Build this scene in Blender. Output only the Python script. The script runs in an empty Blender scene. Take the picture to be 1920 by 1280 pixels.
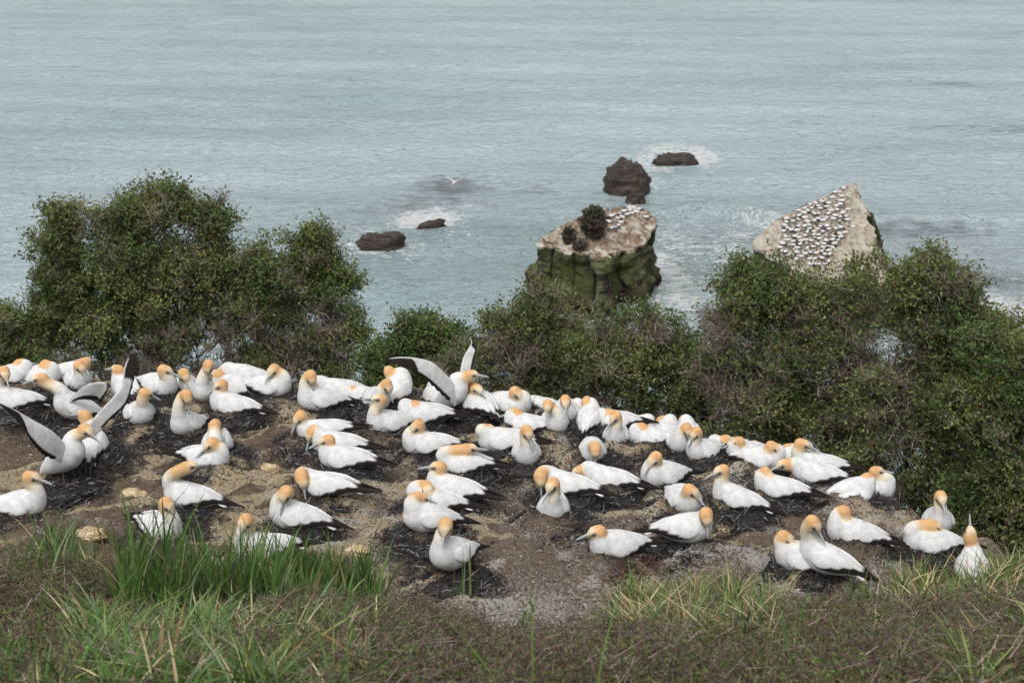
import bpy, math, random
import numpy as np
from mathutils import Vector
from mathutils.bvhtree import BVHTree
R = math.radians
rng = np.random.default_rng(7)
random.seed(7)
SC = bpy.context.scene
COL = SC.collection

# ------------------------------------------------------------------ camera, sky, sun, exposure
CZ = 46.6            # eye height above the sea
TH = R(19.0)         # pitch below the horizon
F = 3200.0           # focal length in pixels of the 1920 wide frame
cam = bpy.data.cameras.new('camera'); camo = bpy.data.objects.new('camera', cam); COL.objects.link(camo)
camo.location = (0, 0, CZ); camo.rotation_euler = (math.pi/2 - TH, 0, 0)
cam.sensor_width = 36; cam.lens = 36*F/1920; cam.clip_end = 20000; cam.clip_start = 0.1
cam.dof.use_dof = True; cam.dof.focus_distance = 14.0; cam.dof.aperture_fstop = 8.0
SC.camera = camo
SUN_EL, SUN_AZ = R(58), R(200)       # azimuth from +Y clockwise: high, slightly behind and left of the viewer
w = bpy.data.worlds.new('World'); SC.world = w; w.use_nodes = True
nt = w.node_tree; bg = nt.nodes['Background']
sky = nt.nodes.new('ShaderNodeTexSky'); sky.sky_type = 'NISHITA'; sky.sun_disc = False
sky.sun_elevation = SUN_EL; sky.sun_rotation = SUN_AZ; sky.air_density = 1.0; sky.dust_density = 4.0
hs = nt.nodes.new('ShaderNodeHueSaturation'); hs.inputs['Saturation'].default_value = 0.18
nt.links.new(sky.outputs[0], hs.inputs['Color']); nt.links.new(hs.outputs[0], bg.inputs[0])
bg.inputs[1].default_value = 0.15
sl = bpy.data.lights.new('sun', 'SUN'); sl.energy = 1.0; sl.angle = R(25); sl.color = (1, .97, .93)
slo = bpy.data.objects.new('sun', sl); COL.objects.link(slo)
sd = Vector((math.sin(SUN_AZ)*math.cos(SUN_EL), math.cos(SUN_AZ)*math.cos(SUN_EL), math.sin(SUN_EL)))
slo.rotation_euler = sd.to_track_quat('Z', 'Y').to_euler()
SC.view_settings.view_transform = 'Standard'; SC.view_settings.look = 'None'
SC.view_settings.exposure = 0.45; SC.view_settings.gamma = 1.0

# ------------------------------------------------------------------ helpers
CT, ST = math.cos(TH), math.sin(TH)
def ray(px, py):
    a, b = (px-960)/F, (640-py)/F
    return np.array([a, CT + b*ST, -ST + b*CT])
def at(px, py, Y):                       # point seen at a pixel, Y metres ahead (camera-relative height)
    d = ray(px, py); return d*(Y/d[1])
def atz(px, py, z):                      # same, at a height relative to the eye
    d = ray(px, py); return d*(z/d[2])
def W(p): return np.array([p[0], p[1], p[2]+CZ])

def h3(i, j, k, s=0):
    n = (i*374761393 + j*668265263 + k*2147483647 + s*1274126177) & 0xffffffff
    n = ((n ^ (n >> 13))*1274126177) & 0xffffffff
    n = n ^ (n >> 16)
    return (n & 0xffff)/65535.0
def vnoise(P, s=0):
    P = np.asarray(P, float); I = np.floor(P).astype(np.int64); f = P-I; f = f*f*(3-2*f)
    x, y, z = I[..., 0], I[..., 1], I[..., 2]; r = 0
    for a in (0, 1):
        for b in (0, 1):
            for c in (0, 1):
                wgt = (f[..., 0] if a else 1-f[..., 0])*(f[..., 1] if b else 1-f[..., 1])*(f[..., 2] if c else 1-f[..., 2])
                r = r + wgt*h3(x+a, y+b, z+c, s)
    return r
def fbm(P, o=4, s=0):
    P = np.asarray(P, float); r = 0; a = .5; t = 0
    for k in range(o):
        r = r + a*vnoise(P*(2**k)+17.3*k, s+k); t += a; a *= .5
    return r/t
def n2(x, y, sc, o=3, s=0):
    x = np.asarray(x, float); y = np.asarray(y, float)
    return fbm(np.stack([x*sc, y*sc, np.zeros_like(x+y)+s*3.7], -1), o, s)
def sstep(a, b, x):
    t = np.clip((x-a)/(b-a), 0, 1); return t*t*(3-2*t)

def mesh_np(name, V, Fc, cols=None, smooth=True, attrs=None):
    """Fc: list of (n,k) int arrays."""
    me = bpy.data.meshes.new(name)
    V = np.asarray(V, np.float32)
    if not isinstance(Fc, (list, tuple)): Fc = [Fc]
    Fc = [np.asarray(f, np.int32) for f in Fc if len(f)]
    tot = sum(len(f) for f in Fc); loops = np.concatenate([f.ravel() for f in Fc])
    cnt = np.concatenate([np.full(len(f), f.shape[1], np.int32) for f in Fc])
    start = np.concatenate([[0], np.cumsum(cnt)[:-1]]).astype(np.int32)
    me.vertices.add(len(V)); me.vertices.foreach_set('co', V.ravel())
    me.loops.add(len(loops)); me.loops.foreach_set('vertex_index', loops)
    me.polygons.add(tot); me.polygons.foreach_set('loop_start', start); me.polygons.foreach_set('loop_total', cnt)
    me.polygons.foreach_set('use_smooth', np.full(tot, smooth))
    if cols is not None:
        c = np.ones((len(V), 4), np.float32); c[:, :3] = cols
        at_ = me.color_attributes.new('Col', 'FLOAT_COLOR', 'POINT'); at_.data.foreach_set('color', c.ravel())
    for k, v in (attrs or {}).items():
        a_ = me.attributes.new(k, 'FLOAT', 'POINT'); a_.data.foreach_set('value', np.asarray(v, np.float32))
    me.update(calc_edges=True); me.validate()
    return me
def link(name, me, mat, parent=None, loc=None):
    o = bpy.data.objects.new(name, me); COL.objects.link(o)
    if mat is not None and not me.materials: me.materials.append(mat)
    if parent: o.parent = parent
    if loc is not None: o.location = loc
    return o
def tag(o, label, cat, group=None, kind=None):
    if label: o['label'] = label
    if cat: o['category'] = cat
    if group: o['group'] = group
    if kind: o['kind'] = kind
    return o
def empty(name, loc):
    o = bpy.data.objects.new(name, None); COL.objects.link(o); o.location = loc
    o.empty_display_size = .1; return o

def tubes(P0, P1, r0, r1, n=3):
    """prisms for many segments at once"""
    P0, P1 = np.asarray(P0, float), np.asarray(P1, float); m = len(P0)
    d = P1-P0; d /= np.linalg.norm(d, axis=1, keepdims=True)+1e-9
    ref = np.where(np.abs(d[:, 2:3]) > .9, [[1., 0, 0]], [[0, 0, 1.]])
    u = np.cross(d, ref); u /= np.linalg.norm(u, axis=1, keepdims=True)+1e-9; v = np.cross(d, u)
    V = np.zeros((m, 2*n, 3))
    for k in range(n):
        a = 2*math.pi*k/n; o = math.cos(a)*u + math.sin(a)*v
        V[:, k] = P0 + o*np.reshape(r0, (-1, 1)); V[:, n+k] = P1 + o*np.reshape(r1, (-1, 1))
    b = (np.arange(m)*2*n)[:, None, None]
    q = np.array([[k, (k+1) % n, n+(k+1) % n, n+k] for k in range(n)])[None]
    return V.reshape(-1, 3), (b+q).reshape(-1, 4)
def merge(parts):
    V, Fq, C, off = [], [], [], 0
    for v, f, c in parts:
        v = np.asarray(v); V.append(v); Fq.append(np.asarray(f)+off); C.append(np.broadcast_to(c, (len(v), 3))); off += len(v)
    return np.concatenate(V), Fq, np.concatenate(C)
def sweep(pts, ra, rb, up=(0, 0, 1), n=12, close=True):
    """closed tube with elliptical section: ra along 'up', rb sideways. returns V, faces, ring idx, angle"""
    pts = np.asarray(pts, float); m = len(pts); T = np.gradient(pts, axis=0)
    T /= np.linalg.norm(T, axis=1, keepdims=True)+1e-9
    up = np.broadcast_to(np.asarray(up, float), pts.shape)
    S_ = np.cross(T, up); S_ /= np.linalg.norm(S_, axis=1, keepdims=True)+1e-9; U = np.cross(S_, T)
    a = np.arange(n)*2*math.pi/n
    V = pts[:, None] + U[:, None]*(np.sin(a)[None, :, None]*np.reshape(ra, (-1, 1, 1))) + S_[:, None]*(np.cos(a)[None, :, None]*np.reshape(rb, (-1, 1, 1)))
    Fq = [[i*n+k, i*n+(k+1) % n, (i+1)*n+(k+1) % n, (i+1)*n+k] for i in range(m-1) for k in range(n)]
    V = V.reshape(-1, 3); ring = np.repeat(np.arange(m)/(m-1), n); ang = np.tile(a, m)
    if close:
        V = np.vstack([V, pts[0], pts[-1]]); e0, e1 = m*n, m*n+1
        T3 = [[e0, (k+1) % n, k] for k in range(n)] + [[e1, (m-1)*n+k, (m-1)*n+(k+1) % n] for k in range(n)]
        ring = np.append(ring, [0, 1]); ang = np.append(ang, [0, 0])
        return V, [np.array(Fq), np.array(T3)], ring, ang
    return V, [np.array(Fq)], ring, ang
def lerp_arr(ctrl, n):
    """smooth resample of control rows"""
    c = np.asarray(ctrl, float); m = len(c); t = np.linspace(0, m-1, n); i = np.clip(t.astype(int), 0, m-2); f = (t-i)[:, None]
    p0 = c[np.clip(i-1, 0, m-1)]; p1 = c[i]; p2 = c[i+1]; p3 = c[np.clip(i+2, 0, m-1)]
    return .5*((2*p1)+(-p0+p2)*f+(2*p0-5*p1+4*p2-p3)*f**2+(-p0+3*p1-3*p2+p3)*f**3)

# ------------------------------------------------------------------ materials
class MT:
    def __init__(s, name):
        s.m = bpy.data.materials.new(name); s.m.use_nodes = True; s.t = s.m.node_tree; s.b = s.t.nodes['Principled BSDF']
    def n(s, ty, **kw):
        nd = s.t.nodes.new('ShaderNode'+ty)
        for k, v in kw.items():
            if hasattr(nd, k) and k not in nd.inputs: setattr(nd, k, v)
            else: nd.inputs[k].default_value = v
        return nd
    def l(s, a, b): s.t.links.new(a, b)
    def coord(s, scale=(1, 1, 1)):
        g = s.n('NewGeometry'); mp = s.n('Mapping'); s.l(g.outputs['Position'], mp.inputs[0]); mp.inputs['Scale'].default_value = scale
        return mp.outputs[0]
    def noise(s, co, scale, detail=4, rough=.55, dist=0):
        nd = s.n('TexNoise'); nd.inputs['Scale'].default_value = scale; nd.inputs['Detail'].default_value = detail
        nd.inputs['Roughness'].default_value = rough; nd.inputs['Distortion'].default_value = dist
        s.l(co, nd.inputs['Vector']); return nd.outputs['Fac']
    def ramp(s, fac, stops):
        r = s.n('ValToRGB'); e = r.color_ramp.elements
        while len(e) < len(stops): e.new(.5)
        for k, (p, c) in enumerate(stops):
            e[k].position = p; e[k].color = (c, c, c, 1) if np.isscalar(c) else (*c, 1)
        s.l(fac, r.inputs[0]); return r.outputs[0]
    def mix(s, fac, a, b, mode='MIX'):
        m = s.n('MixRGB'); m.blend_type = mode
        for i, v in ((0, fac), (1, a), (2, b)):
            if hasattr(v, 'is_linked') or isinstance(v, bpy.types.NodeSocket): s.l(v, m.inputs[i])
            elif i == 0: m.inputs[0].default_value = v
            else: m.inputs[i].default_value = (*v, 1)
        return m.outputs[0]
    def math(s, op, a, b=None):
        m = s.n('Math'); m.operation = op
        for i, v in ((0, a), (1, b)):
            if v is None: continue
            if isinstance(v, bpy.types.NodeSocket): s.l(v, m.inputs[i])
            else: m.inputs[i].default_value = v
        return m.outputs[0]
    def attr(s, name, out='Color'):
        a = s.n('Attribute'); a.attribute_name = name; return a.outputs[out]
    def bump(s, h, strength=.5, dist=.02, normal=None):
        b = s.n('Bump'); b.inputs['Strength'].default_value = strength; b.inputs['Distance'].default_value = dist
        s.l(h, b.inputs['Height'])
        if normal is not None: s.l(normal, b.inputs['Normal'])
        return b.outputs[0]
    def done(s, col=None, rough=.8, nrm=None, spec=.3):
        if col is not None:
            if isinstance(col, bpy.types.NodeSocket): s.l(col, s.b.inputs['Base Color'])
            else: s.b.inputs['Base Color'].default_value = (*col, 1)
        if isinstance(rough, bpy.types.NodeSocket): s.l(rough, s.b.inputs['Roughness'])
        else: s.b.inputs['Roughness'].default_value = rough
        s.b.inputs['Specular IOR Level'].default_value = spec
        if nrm is not None: s.l(nrm, s.b.inputs['Normal'])
        return s.m
def m_feather():
    m = MT('feathers'); c = m.attr('Col'); tc = m.n('TexCoord')
    mp = m.n('Mapping'); mp.inputs['Scale'].default_value = (30, 90, 90); m.l(tc.outputs['Object'], mp.inputs[0])
    f = m.noise(mp.outputs[0], 1.0, 4, .6); f2 = m.noise(tc.outputs['Object'], 14, 3, .6)
    k = m.ramp(f, [(.3, .86), (.6, 1.0)]); k2 = m.ramp(f2, [(.32, .78), (.6, 1.0)])
    return m.done(m.mix(1, m.mix(1, c, k, 'MULTIPLY'), k2, 'MULTIPLY'), .85, m.bump(f, .35, .006), .15)
def m_attr(name, rough=.7, var=.25, sc=60, spec=.25, bump=.3, bd=.004):
    m = MT(name); c = m.attr('Col'); f = m.noise(m.coord(), sc, 3, .6)
    k = m.ramp(f, [(.3, 1-var), (.7, 1+var*.4)])
    return m.done(m.mix(1, c, k, 'MULTIPLY'), rough, m.bump(f, bump, bd), spec)
def m_leaf(name):
    m = MT(name); c = m.attr('Col'); f = m.noise(m.coord(), 3, 2, .6)
    k = m.ramp(f, [(.3, .75), (.7, 1.2)]); cc = m.mix(1, c, k, 'MULTIPLY')
    m.done(cc, .5, None, .25)
    tr = m.n('BsdfTranslucent'); m.l(cc, tr.inputs[0]); mx = m.n('MixShader'); mx.inputs[0].default_value = .25
    out = m.t.nodes['Material Output']; m.l(m.b.outputs[0], mx.inputs[1]); m.l(tr.outputs[0], mx.inputs[2]); m.l(mx.outputs[0], out.inputs[0])
    return m.m
M_FEATH = m_feather()
def m_wing():
    m_ = m_feather(); m_.name = 'wing_feathers'; t = m_.node_tree; b_ = t.nodes['Principled BSDF']; tr = t.nodes.new('ShaderNodeBsdfTranslucent'); mx = t.nodes.new('ShaderNodeMixShader'); mx.inputs[0].default_value = .5
    t.links.new(b_.inputs['Base Color'].links[0].from_socket, tr.inputs[0]); t.links.new(b_.outputs[0], mx.inputs[1]); t.links.new(tr.outputs[0], mx.inputs[2]); t.links.new(mx.outputs[0], t.nodes['Material Output'].inputs[0]); return m_
M_WING = m_wing()
M_BILL = m_attr('bill_horn', .45, .1, 200, .4, .1, .001)
M_EYE = m_attr('eye_gloss', .2, 0, 50, .6, 0, .001)
M_LEG = m_attr('leg_skin', .6, .2, 200)
M_TWIG = m_attr('twig_bark', .85, .3, 90)
M_LEAF = m_leaf('shrub_leaf')
M_GRASS = m_leaf('grass_blade')
M_WEED = m_attr('dried_seaweed', .45, .3, 80, .5)
M_DEBRIS = m_attr('litter', .8, .2, 80)

def m_ground():
    m = MT('clifftop_soil'); co = m.coord(); mk = m.attr('Col'); sp = m.n('SeparateColor'); m.l(mk, sp.inputs[0])
    oc, gu, dk = sp.outputs[0], sp.outputs[1], sp.outputs[2]; hill = m.attr('hill', 'Fac')
    big = m.noise(co, 1.3, 5, .6); mid = m.noise(co, 7, 6, .65); fine = m.noise(co, 45, 6, .7); gr = m.noise(co, 160, 3, .7)
    soil = m.ramp(mid, [(.25, (.125, .088, .062)), (.5, (.225, .165, .12)), (.75, (.34, .265, .20))])
    soil = m.mix(m.ramp(big, [(.4, 0), (.65, .6)]), soil, (.19, .15, .115))
    ocr = m.ramp(fine, [(.30, (.13, .09, .055)), (.43, (.42, .31, .175)), (.6, (.62, .54, .40))])
    f1 = m.ramp(m.math('ADD', m.math('MULTIPLY', oc, .9), m.math('MULTIPLY', m.math('SUBTRACT', mid, .5), 1.6)), [(.40, 0), (.56, 1)])
    c = m.mix(f1, soil, ocr)
    f2 = m.ramp(m.math('ADD', m.math('MULTIPLY', gu, .6), m.math('MULTIPLY', m.math('SUBTRACT', fine, .5), 1.8)), [(.25, 0), (.5, .85)])
    c = m.mix(f2, c, (.60, .575, .54))
    f3 = m.ramp(m.math('ADD', dk, m.math('MULTIPLY', m.math('SUBTRACT', fine, .5), 3.4)), [(.42, 0), (.68, .88)])
    c = m.mix(f3, c, (.035, .028, .026))
    spk = m.ramp(m.noise(co, 240, 4, .8), [(.34, .35), (.44, 1.0), (.58, 1.05), (.66, 2.2)]); c = m.mix(.5, c, spk, 'MULTIPLY')
    hc = m.ramp(fine, [(.3, (.025, .018, .012)), (.6, (.06, .045, .03)), (.8, (.05, .06, .025))])
    c = m.mix(hill, c, hc)
    h = m.math('ADD', m.math('MULTIPLY', fine, 1.0), m.math('MULTIPLY', gr, .35))
    b1 = m.bump(mid, 1, .14); b2 = m.bump(h, 1, .05, b1)
    return m.done(c, .92, b2, .15)
M_GROUND = m_ground()

def m_sea():
    m = MT('sea_water'); co = m.coord((1, 1, 1)); cs = m.coord((.8, 1.15, 1)); cl = m.coord((.4, 1, 1))
    foam_a = m.attr('foam', 'Fac'); kelp = m.attr('kelp', 'Fac'); shal = m.attr('shallow', 'Fac')
    big = m.noise(cl, .035, 4, .5, .4); med = m.noise(cl, .16, 4, .55, .6)
    deep = m.ramp(big, [(.35, (.385, .53, .555)), (.65, (.545, .67, .715))])
    deep = m.mix(m.ramp(med, [(.35, 0), (.7, .55)]), deep, (.57, .68, .705))
    fk = m.ramp(m.math('ADD', kelp, m.math('SUBTRACT', m.noise(cs, .5, 5, .6), .5)), [(.38, 0), (.72, .9)])
    c = m.mix(fk, deep, (.16, .165, .175))
    c = m.mix(m.math('MULTIPLY', shal, .6), c, (.2, .25, .24))
    fn = m.noise(cs, .75, 7, .68, 1.2); fn2 = m.noise(co, 3.2, 5, .7, .8)
    web = m.math('ABSOLUTE', m.math('SUBTRACT', m.noise(cs, .55, 6, .62, 1.6), .5))
    fs = m.math('ADD', m.math('ADD', foam_a, m.math('MULTIPLY', m.math('SUBTRACT', fn, .5), 1.4)), m.math('MULTIPLY', m.math('SUBTRACT', fn2, .5), 1.0))
    fs = m.math('SUBTRACT', fs, m.math('MULTIPLY', web, 2.6))
    f = m.ramp(fs, [(.40, 0), (.58, 1)]); c = m.mix(f, c, (.78, .8, .8))
    rough = m.mix(f, (.17, .17, .17), (.9, .9, .9))
    w1 = m.noise(cs, .17, 3, .5, .5); w2 = m.noise(cs, .8, 4, .6, .9); w3 = m.noise(cs, 3.6, 4, .65, .5)
    b = m.bump(w1, 1.0, 4.5); b = m.bump(w2, 1.0, 1.7, b); b = m.bump(w3, 1.0, .5, b)
    m.b.inputs['IOR'].default_value = 1.333
    m.done(c, .2, b, .7); m.l(rough, m.b.inputs['Roughness'])
    return m.m
M_SEA = m_sea()

def m_stack(name, green=1.0, dark=0.0, pale=0.0):
    m = MT(name); co = m.coord(); cv = m.coord((1, 1, .18)); ch = m.coord((.25, .25, 2.2))
    g = m.n('NewGeometry'); sx = m.n('SeparateXYZ'); m.l(g.outputs['True Normal'], sx.inputs[0]); px_ = m.n('SeparateXYZ'); m.l(g.outputs['Position'], px_.inputs[0])
    top = m.attr('top', 'Fac'); n1 = m.noise(co, .35, 5, .6, .5); n2_ = m.noise(co, 2.2, 6, .7); vs = m.noise(cv, .9, 6, .65, .4); st = m.noise(ch, 1.0, 4, .6)
    fine = m.noise(co, 7, 5, .7)
    side = m.ramp(vs, [(.34, (.018, .016, .012)), (.46, (.065, .057, .036)), (.56, (.15, .13, .085)), (.70, (.26, .24, .17))])
    gm = m.ramp(m.math('ADD', n1, m.math('MULTIPLY', m.math('SUBTRACT', vs, .5), .8)), [(.42, 0), (.62, .9*green)])
    slab = m.attr('slab', 'Fac'); side = m.mix(gm, side, (.070, .10, .020)); side = m.mix(1, side, m.ramp(slab, [(0, .35), (.5, .8), (1, 1.3)]), 'MULTIPLY'); side = m.mix(m.ramp(fine, [(.35, .5), (.6, 0)]), side, (.035, .035, .022))
    lowz = m.ramp(m.math('ADD', m.math('DIVIDE', px_.outputs[2], 3.2), m.math('MULTIPLY', m.math('SUBTRACT', n2_, .5), .9)), [(.15, 1), (.6, 0)])
    side = m.mix(lowz, side, (.04, .026, .018))
    tp = m.ramp(n2_, [(.3, (.10, .075, .05)), (.45, (.24, .175, .115)), (.55, (.36, .29, .21)), (.68, (.55, .51, .44))])
    tp = m.mix(m.ramp(n1, [(.42, .7), (.55, 0)]), tp, (.20, .125, .08))
    tp = m.mix(m.ramp(fine, [(.6, 0), (.72, .7)]), tp, (.72, .7, .65))
    crk = m.math('ABSOLUTE', m.math('SUBTRACT', m.noise(m.coord((1, 1.6, 1)), .9, 6, .6, 1.0), .5)); tp = m.mix(m.ramp(crk, [(0, .8), (.035, 0)]), tp, (.07, .05, .035)); tp = m.mix(m.ramp(m.noise(co, .8, 4, .6, .8), [(.48, 0), (.6, .75)]), tp, (.60, .57, .50))
    tf = m.ramp(m.math('ADD', top, m.math('MULTIPLY', m.math('SUBTRACT', n2_, .5), .9)), [(.4, 0), (.6, 1)])
    c = m.mix(tf, side, tp)
    if pale: tp2 = m.mix(m.math('MULTIPLY', m.ramp(n2_, [(.3, 0), (.55, 1)]), pale), tp, (.62, .58, .50)); tp2 = m.mix(m.ramp(fine, [(.4, .5), (.55, 0)]), tp2, (.25, .19, .13)); c = m.mix(tf, side, tp2)
    if dark: c = m.mix(1, c, (.5, .4, .34), 'MULTIPLY')
    b = m.bump(n2_, .9, .35); b = m.bump(fine, .8, .12, b)
    return m.done(c, .9, b, .2)
M_ROCKSTACK = m_stack('stack_sandstone', green=.95, pale=.0); M_PALESTACK = m_stack('stack_guano', pale=.6)
def m_reef():
    m = MT('wet_reef_rock'); co = m.coord(); ch = m.coord((.5, .5, 2.6)); st = m.noise(ch, 1.3, 5, .65, .6); fine = m.noise(co, 5, 5, .7)
    c = m.ramp(st, [(.3, (.018, .014, .012)), (.55, (.06, .042, .032)), (.75, (.13, .10, .08))])
    c = m.mix(m.ramp(fine, [(.4, .6), (.6, 0)]), c, (.015, .012, .010))
    b = m.bump(st, 1, .3); b = m.bump(fine, .9, .12, b)
    return m.done(c, .6, b, .4)
M_REEF = m_reef()
def m_stone():
    m = MT('ochre_stone'); co = m.coord(); a = m.noise(co, 12, 5, .6); f = m.noise(co, 70, 5, .7)
    c = m.ramp(a, [(.3, (.3, .2, .1)), (.5, (.5, .38, .22)), (.68, (.62, .55, .42))]); c = m.mix(m.ramp(f, [(.35, .7), (.5, 0)]), c, (.16, .11, .07))
    b = m.bump(a, .8, .03); return m.done(c, .9, m.bump(f, .8, .01, b), .2)
M_STONE = m_stone()

# ------------------------------------------------------------------ the clifftop as a height function (relative to the eye)
def lat(x): return .04*x + .035*np.maximum(0, x-.3)**1.5
def plane(x, y): return -5.6 - .052*(y-12.8) - lat(np.clip(x, -12, 12))
EDGE = []
for px, py in ((-400, 722), (0, 722), (300, 728), (560, 735), (800, 748), (930, 768), (1080, 792), (1240, 832), (1340, 850), (1480, 885), (1570, 905), (1650, 925), (1700, 962), (1790, 1012), (1870, 1045), (1960, 1080)):
    d = ray(px, py); a_, b_ = 8.0, 30.0
    for __ in range(40):
        m_ = .5*(a_+b_); q_ = d*(m_/d[1])
        if q_[2] > plane(q_[0], m_): a_ = m_
        else: b_ = m_
    y = a_
    EDGE.append(((d*(y/d[1]))[0], y))
EX = np.array([-60] + [e[0] for e in EDGE] + [8, 20, 60]); EY = np.array([19.] + [e[1] for e in EDGE] + [EDGE[-1][1]-1.0, EDGE[-1][1]-2.5, EDGE[-1][1]-3])
def yedge(x): return np.interp(x, EX, EY)
CRX = np.array([-300, 0, 200, 420, 640, 800, 880, 960, 1100, 1300, 1500, 1700, 1920, 2200])
CRY = np.array([1030, 1040, 1068, 1100, 1118, 1125, 1150, 1178, 1160, 1140, 1128, 1122, 1105, 1090])+38
CRt = np.tan(TH + np.arctan((CRY-640)/F))
def hillz(x, y):
    yc = 8.2; px = 960 + x/(yc*1.06)*F*1.0
    zc = -yc*np.interp(px, CRX, CRt)
    s1 = (zc+2.62)/(yc-4.4)
    a = np.where(y < 4.4, -1.6-(y/4.4)*1.02, -2.62+(y-4.4)*s1)
    a = np.where(y > yc, zc-(y-yc)*.62, a)
    return a
MOUNDS = []    # (x, y, height, radius)
def base(x, y):
    x = np.asarray(x, float); y = np.asarray(y, float)
    p = plane(x, y) + .18*(n2(x, y, .55, 3, 3)-.5) + .20*(n2(x, y, 1.9, 3, 5)-.5)
    d = y - yedge(x) + .25*(n2(x, y, 1.3, 2, 8)-.5)
    dd = np.maximum(d, 0)
    p = p - 1.25*(np.sqrt(dd*dd+.16)-.4) - 2.4*np.maximum(dd-7, 0)
    h = hillz(x, y) + .10*(n2(x, y, 1.2, 2, 11)-.5)
    k = .12; m = np.maximum(p, h); q = np.exp(-np.abs(p-h)/k)
    return np.maximum(m + k*np.log1p(q)*.8, -CZ-4)
def ridge(x, y):
    x = np.asarray(x, float); y = np.asarray(y, float)
    return 1-np.abs(2*n2((x*.85+y*.5)*.55, (-x*.5+y*.85)*1.5, 2.2, 3, 33)-1)
def terr(x, y):
    z = base(x, y); x = np.asarray(x, float); y = np.asarray(y, float)
    mm = np.zeros(np.broadcast(x, y).shape)
    for mx, my, mh, mr in MOUNDS:
        sel = (np.abs(x-mx) < 3*mr) & (np.abs(y-my) < 3*mr)
        if not np.any(sel): continue
        r = np.hypot(x-mx, (y-my)) * (1 + .5*(n2(x, y, 3.2, 2, 21)-.5))
        mm = np.maximum(mm, mh*(1-sstep(mr*.55, mr*1.75, r)))
    rid = ridge(x, y)
    rough = .05*(n2(x, y, 7.5, 3, 31)-.5) + .030*(n2(x, y, 20, 2, 37)-.5) + .24*(rid-.6)*(y > 9.2)*(hillz(x, y) < plane(x, y)+.3)
    return z + mm + rough
def hit(px, py, up=0.0, fn=base):
    d = ray(px, py); ts = np.arange(3.0, 30, .03); X = d[0]/d[1]*ts; Zr = d[2]/d[1]*ts
    g = fn(X, ts) + up; k = np.argmax(Zr < g)
    if not (Zr < g).any(): k = len(ts)-1
    return X[k], ts[k], float(g[k])

# ------------------------------------------------------------------ signed distance bodies for the gannets
def sdf_chain(P, pts, k=.03):
    """pts rows x,y,z,r ; returns distance and parameter of nearest segment"""
    best = None; par = None; raw = np.full(P.shape[:-1], 1e9)
    for i in range(len(pts)-1):
        a, b = pts[i, :3], pts[i+1, :3]; ab = b-a; L = ab@ab+1e-12
        t = np.clip(((P-a)@ab)/L, 0, 1); r = pts[i, 3]+(pts[i+1, 3]-pts[i, 3])*t
        d = np.linalg.norm(P-a-t[..., None]*ab, axis=-1)-r
        if par is None: par = t.copy()
        else: par = np.where(d < raw, i+t, par)
        raw = np.minimum(raw, d)
        if best is None: best = d
        else:
            h = np.clip(.5+.5*(d-best)/k, 0, 1); best = d*(1-h)+best*h-k*h*(1-h)
    return best, par/(len(pts)-1), raw
def surface_nets(lo, step, Vv):
    nx, ny, nz = Vv.shape; s = Vv < 0
    c = np.zeros((nx-1, ny-1, nz-1), int); acc = np.zeros((nx-1, ny-1, nz-1, 3)); cnt = np.zeros((nx-1, ny-1, nz-1))
    def sub(dx, dy, dz): return (slice(dx, nx-1+dx), slice(dy, ny-1+dy), slice(dz, nz-1+dz))
    for ax in range(3):
        for u in (0, 1):
            for v in (0, 1):
                o = [u, v]; o.insert(ax, 0); o2 = list(o); o2[ax] = 1
                a, b = Vv[sub(*o)], Vv[sub(*o2)]; ch = (a < 0) != (b < 0)
                t = np.where(ch, a/np.where(ch, a-b, 1), 0)
                for q in range(3):
                    acc[..., q] += np.where(ch, (t if q == ax else o[q]), 0)
                cnt += ch
    act = cnt > 0; idx = -np.ones(act.shape, int); I = np.argwhere(act); idx[act] = np.arange(len(I))
    V = lo + step*(I + acc[act]/cnt[act][:, None])
    Fs = []
    for ax in range(3):
        u, v = (ax+1) % 3, (ax+2) % 3
        sl0 = [slice(None)]*3; sl1 = [slice(None)]*3; sl0[ax] = slice(0, -1); sl1[ax] = slice(1, None)
        a, b = s[tuple(sl0)], s[tuple(sl1)]; E = np.argwhere(a != b)
        E = E[(E[:, u] > 0) & (E[:, v] > 0)]; E = E[(E[:, u] < act.shape[u]) & (E[:, v] < act.shape[v])]
        inside = a[tuple(E.T)]
        def g(du, dv):
            q = E.copy(); q[:, u] -= du; q[:, v] -= dv; return idx[tuple(q.T)]
        q = np.stack([g(1, 1), g(0, 1), g(0, 0), g(1, 0)], 1); q[~inside] = q[~inside][:, ::-1]
        Fs.append(q)
    return V, np.concatenate(Fs)

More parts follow.
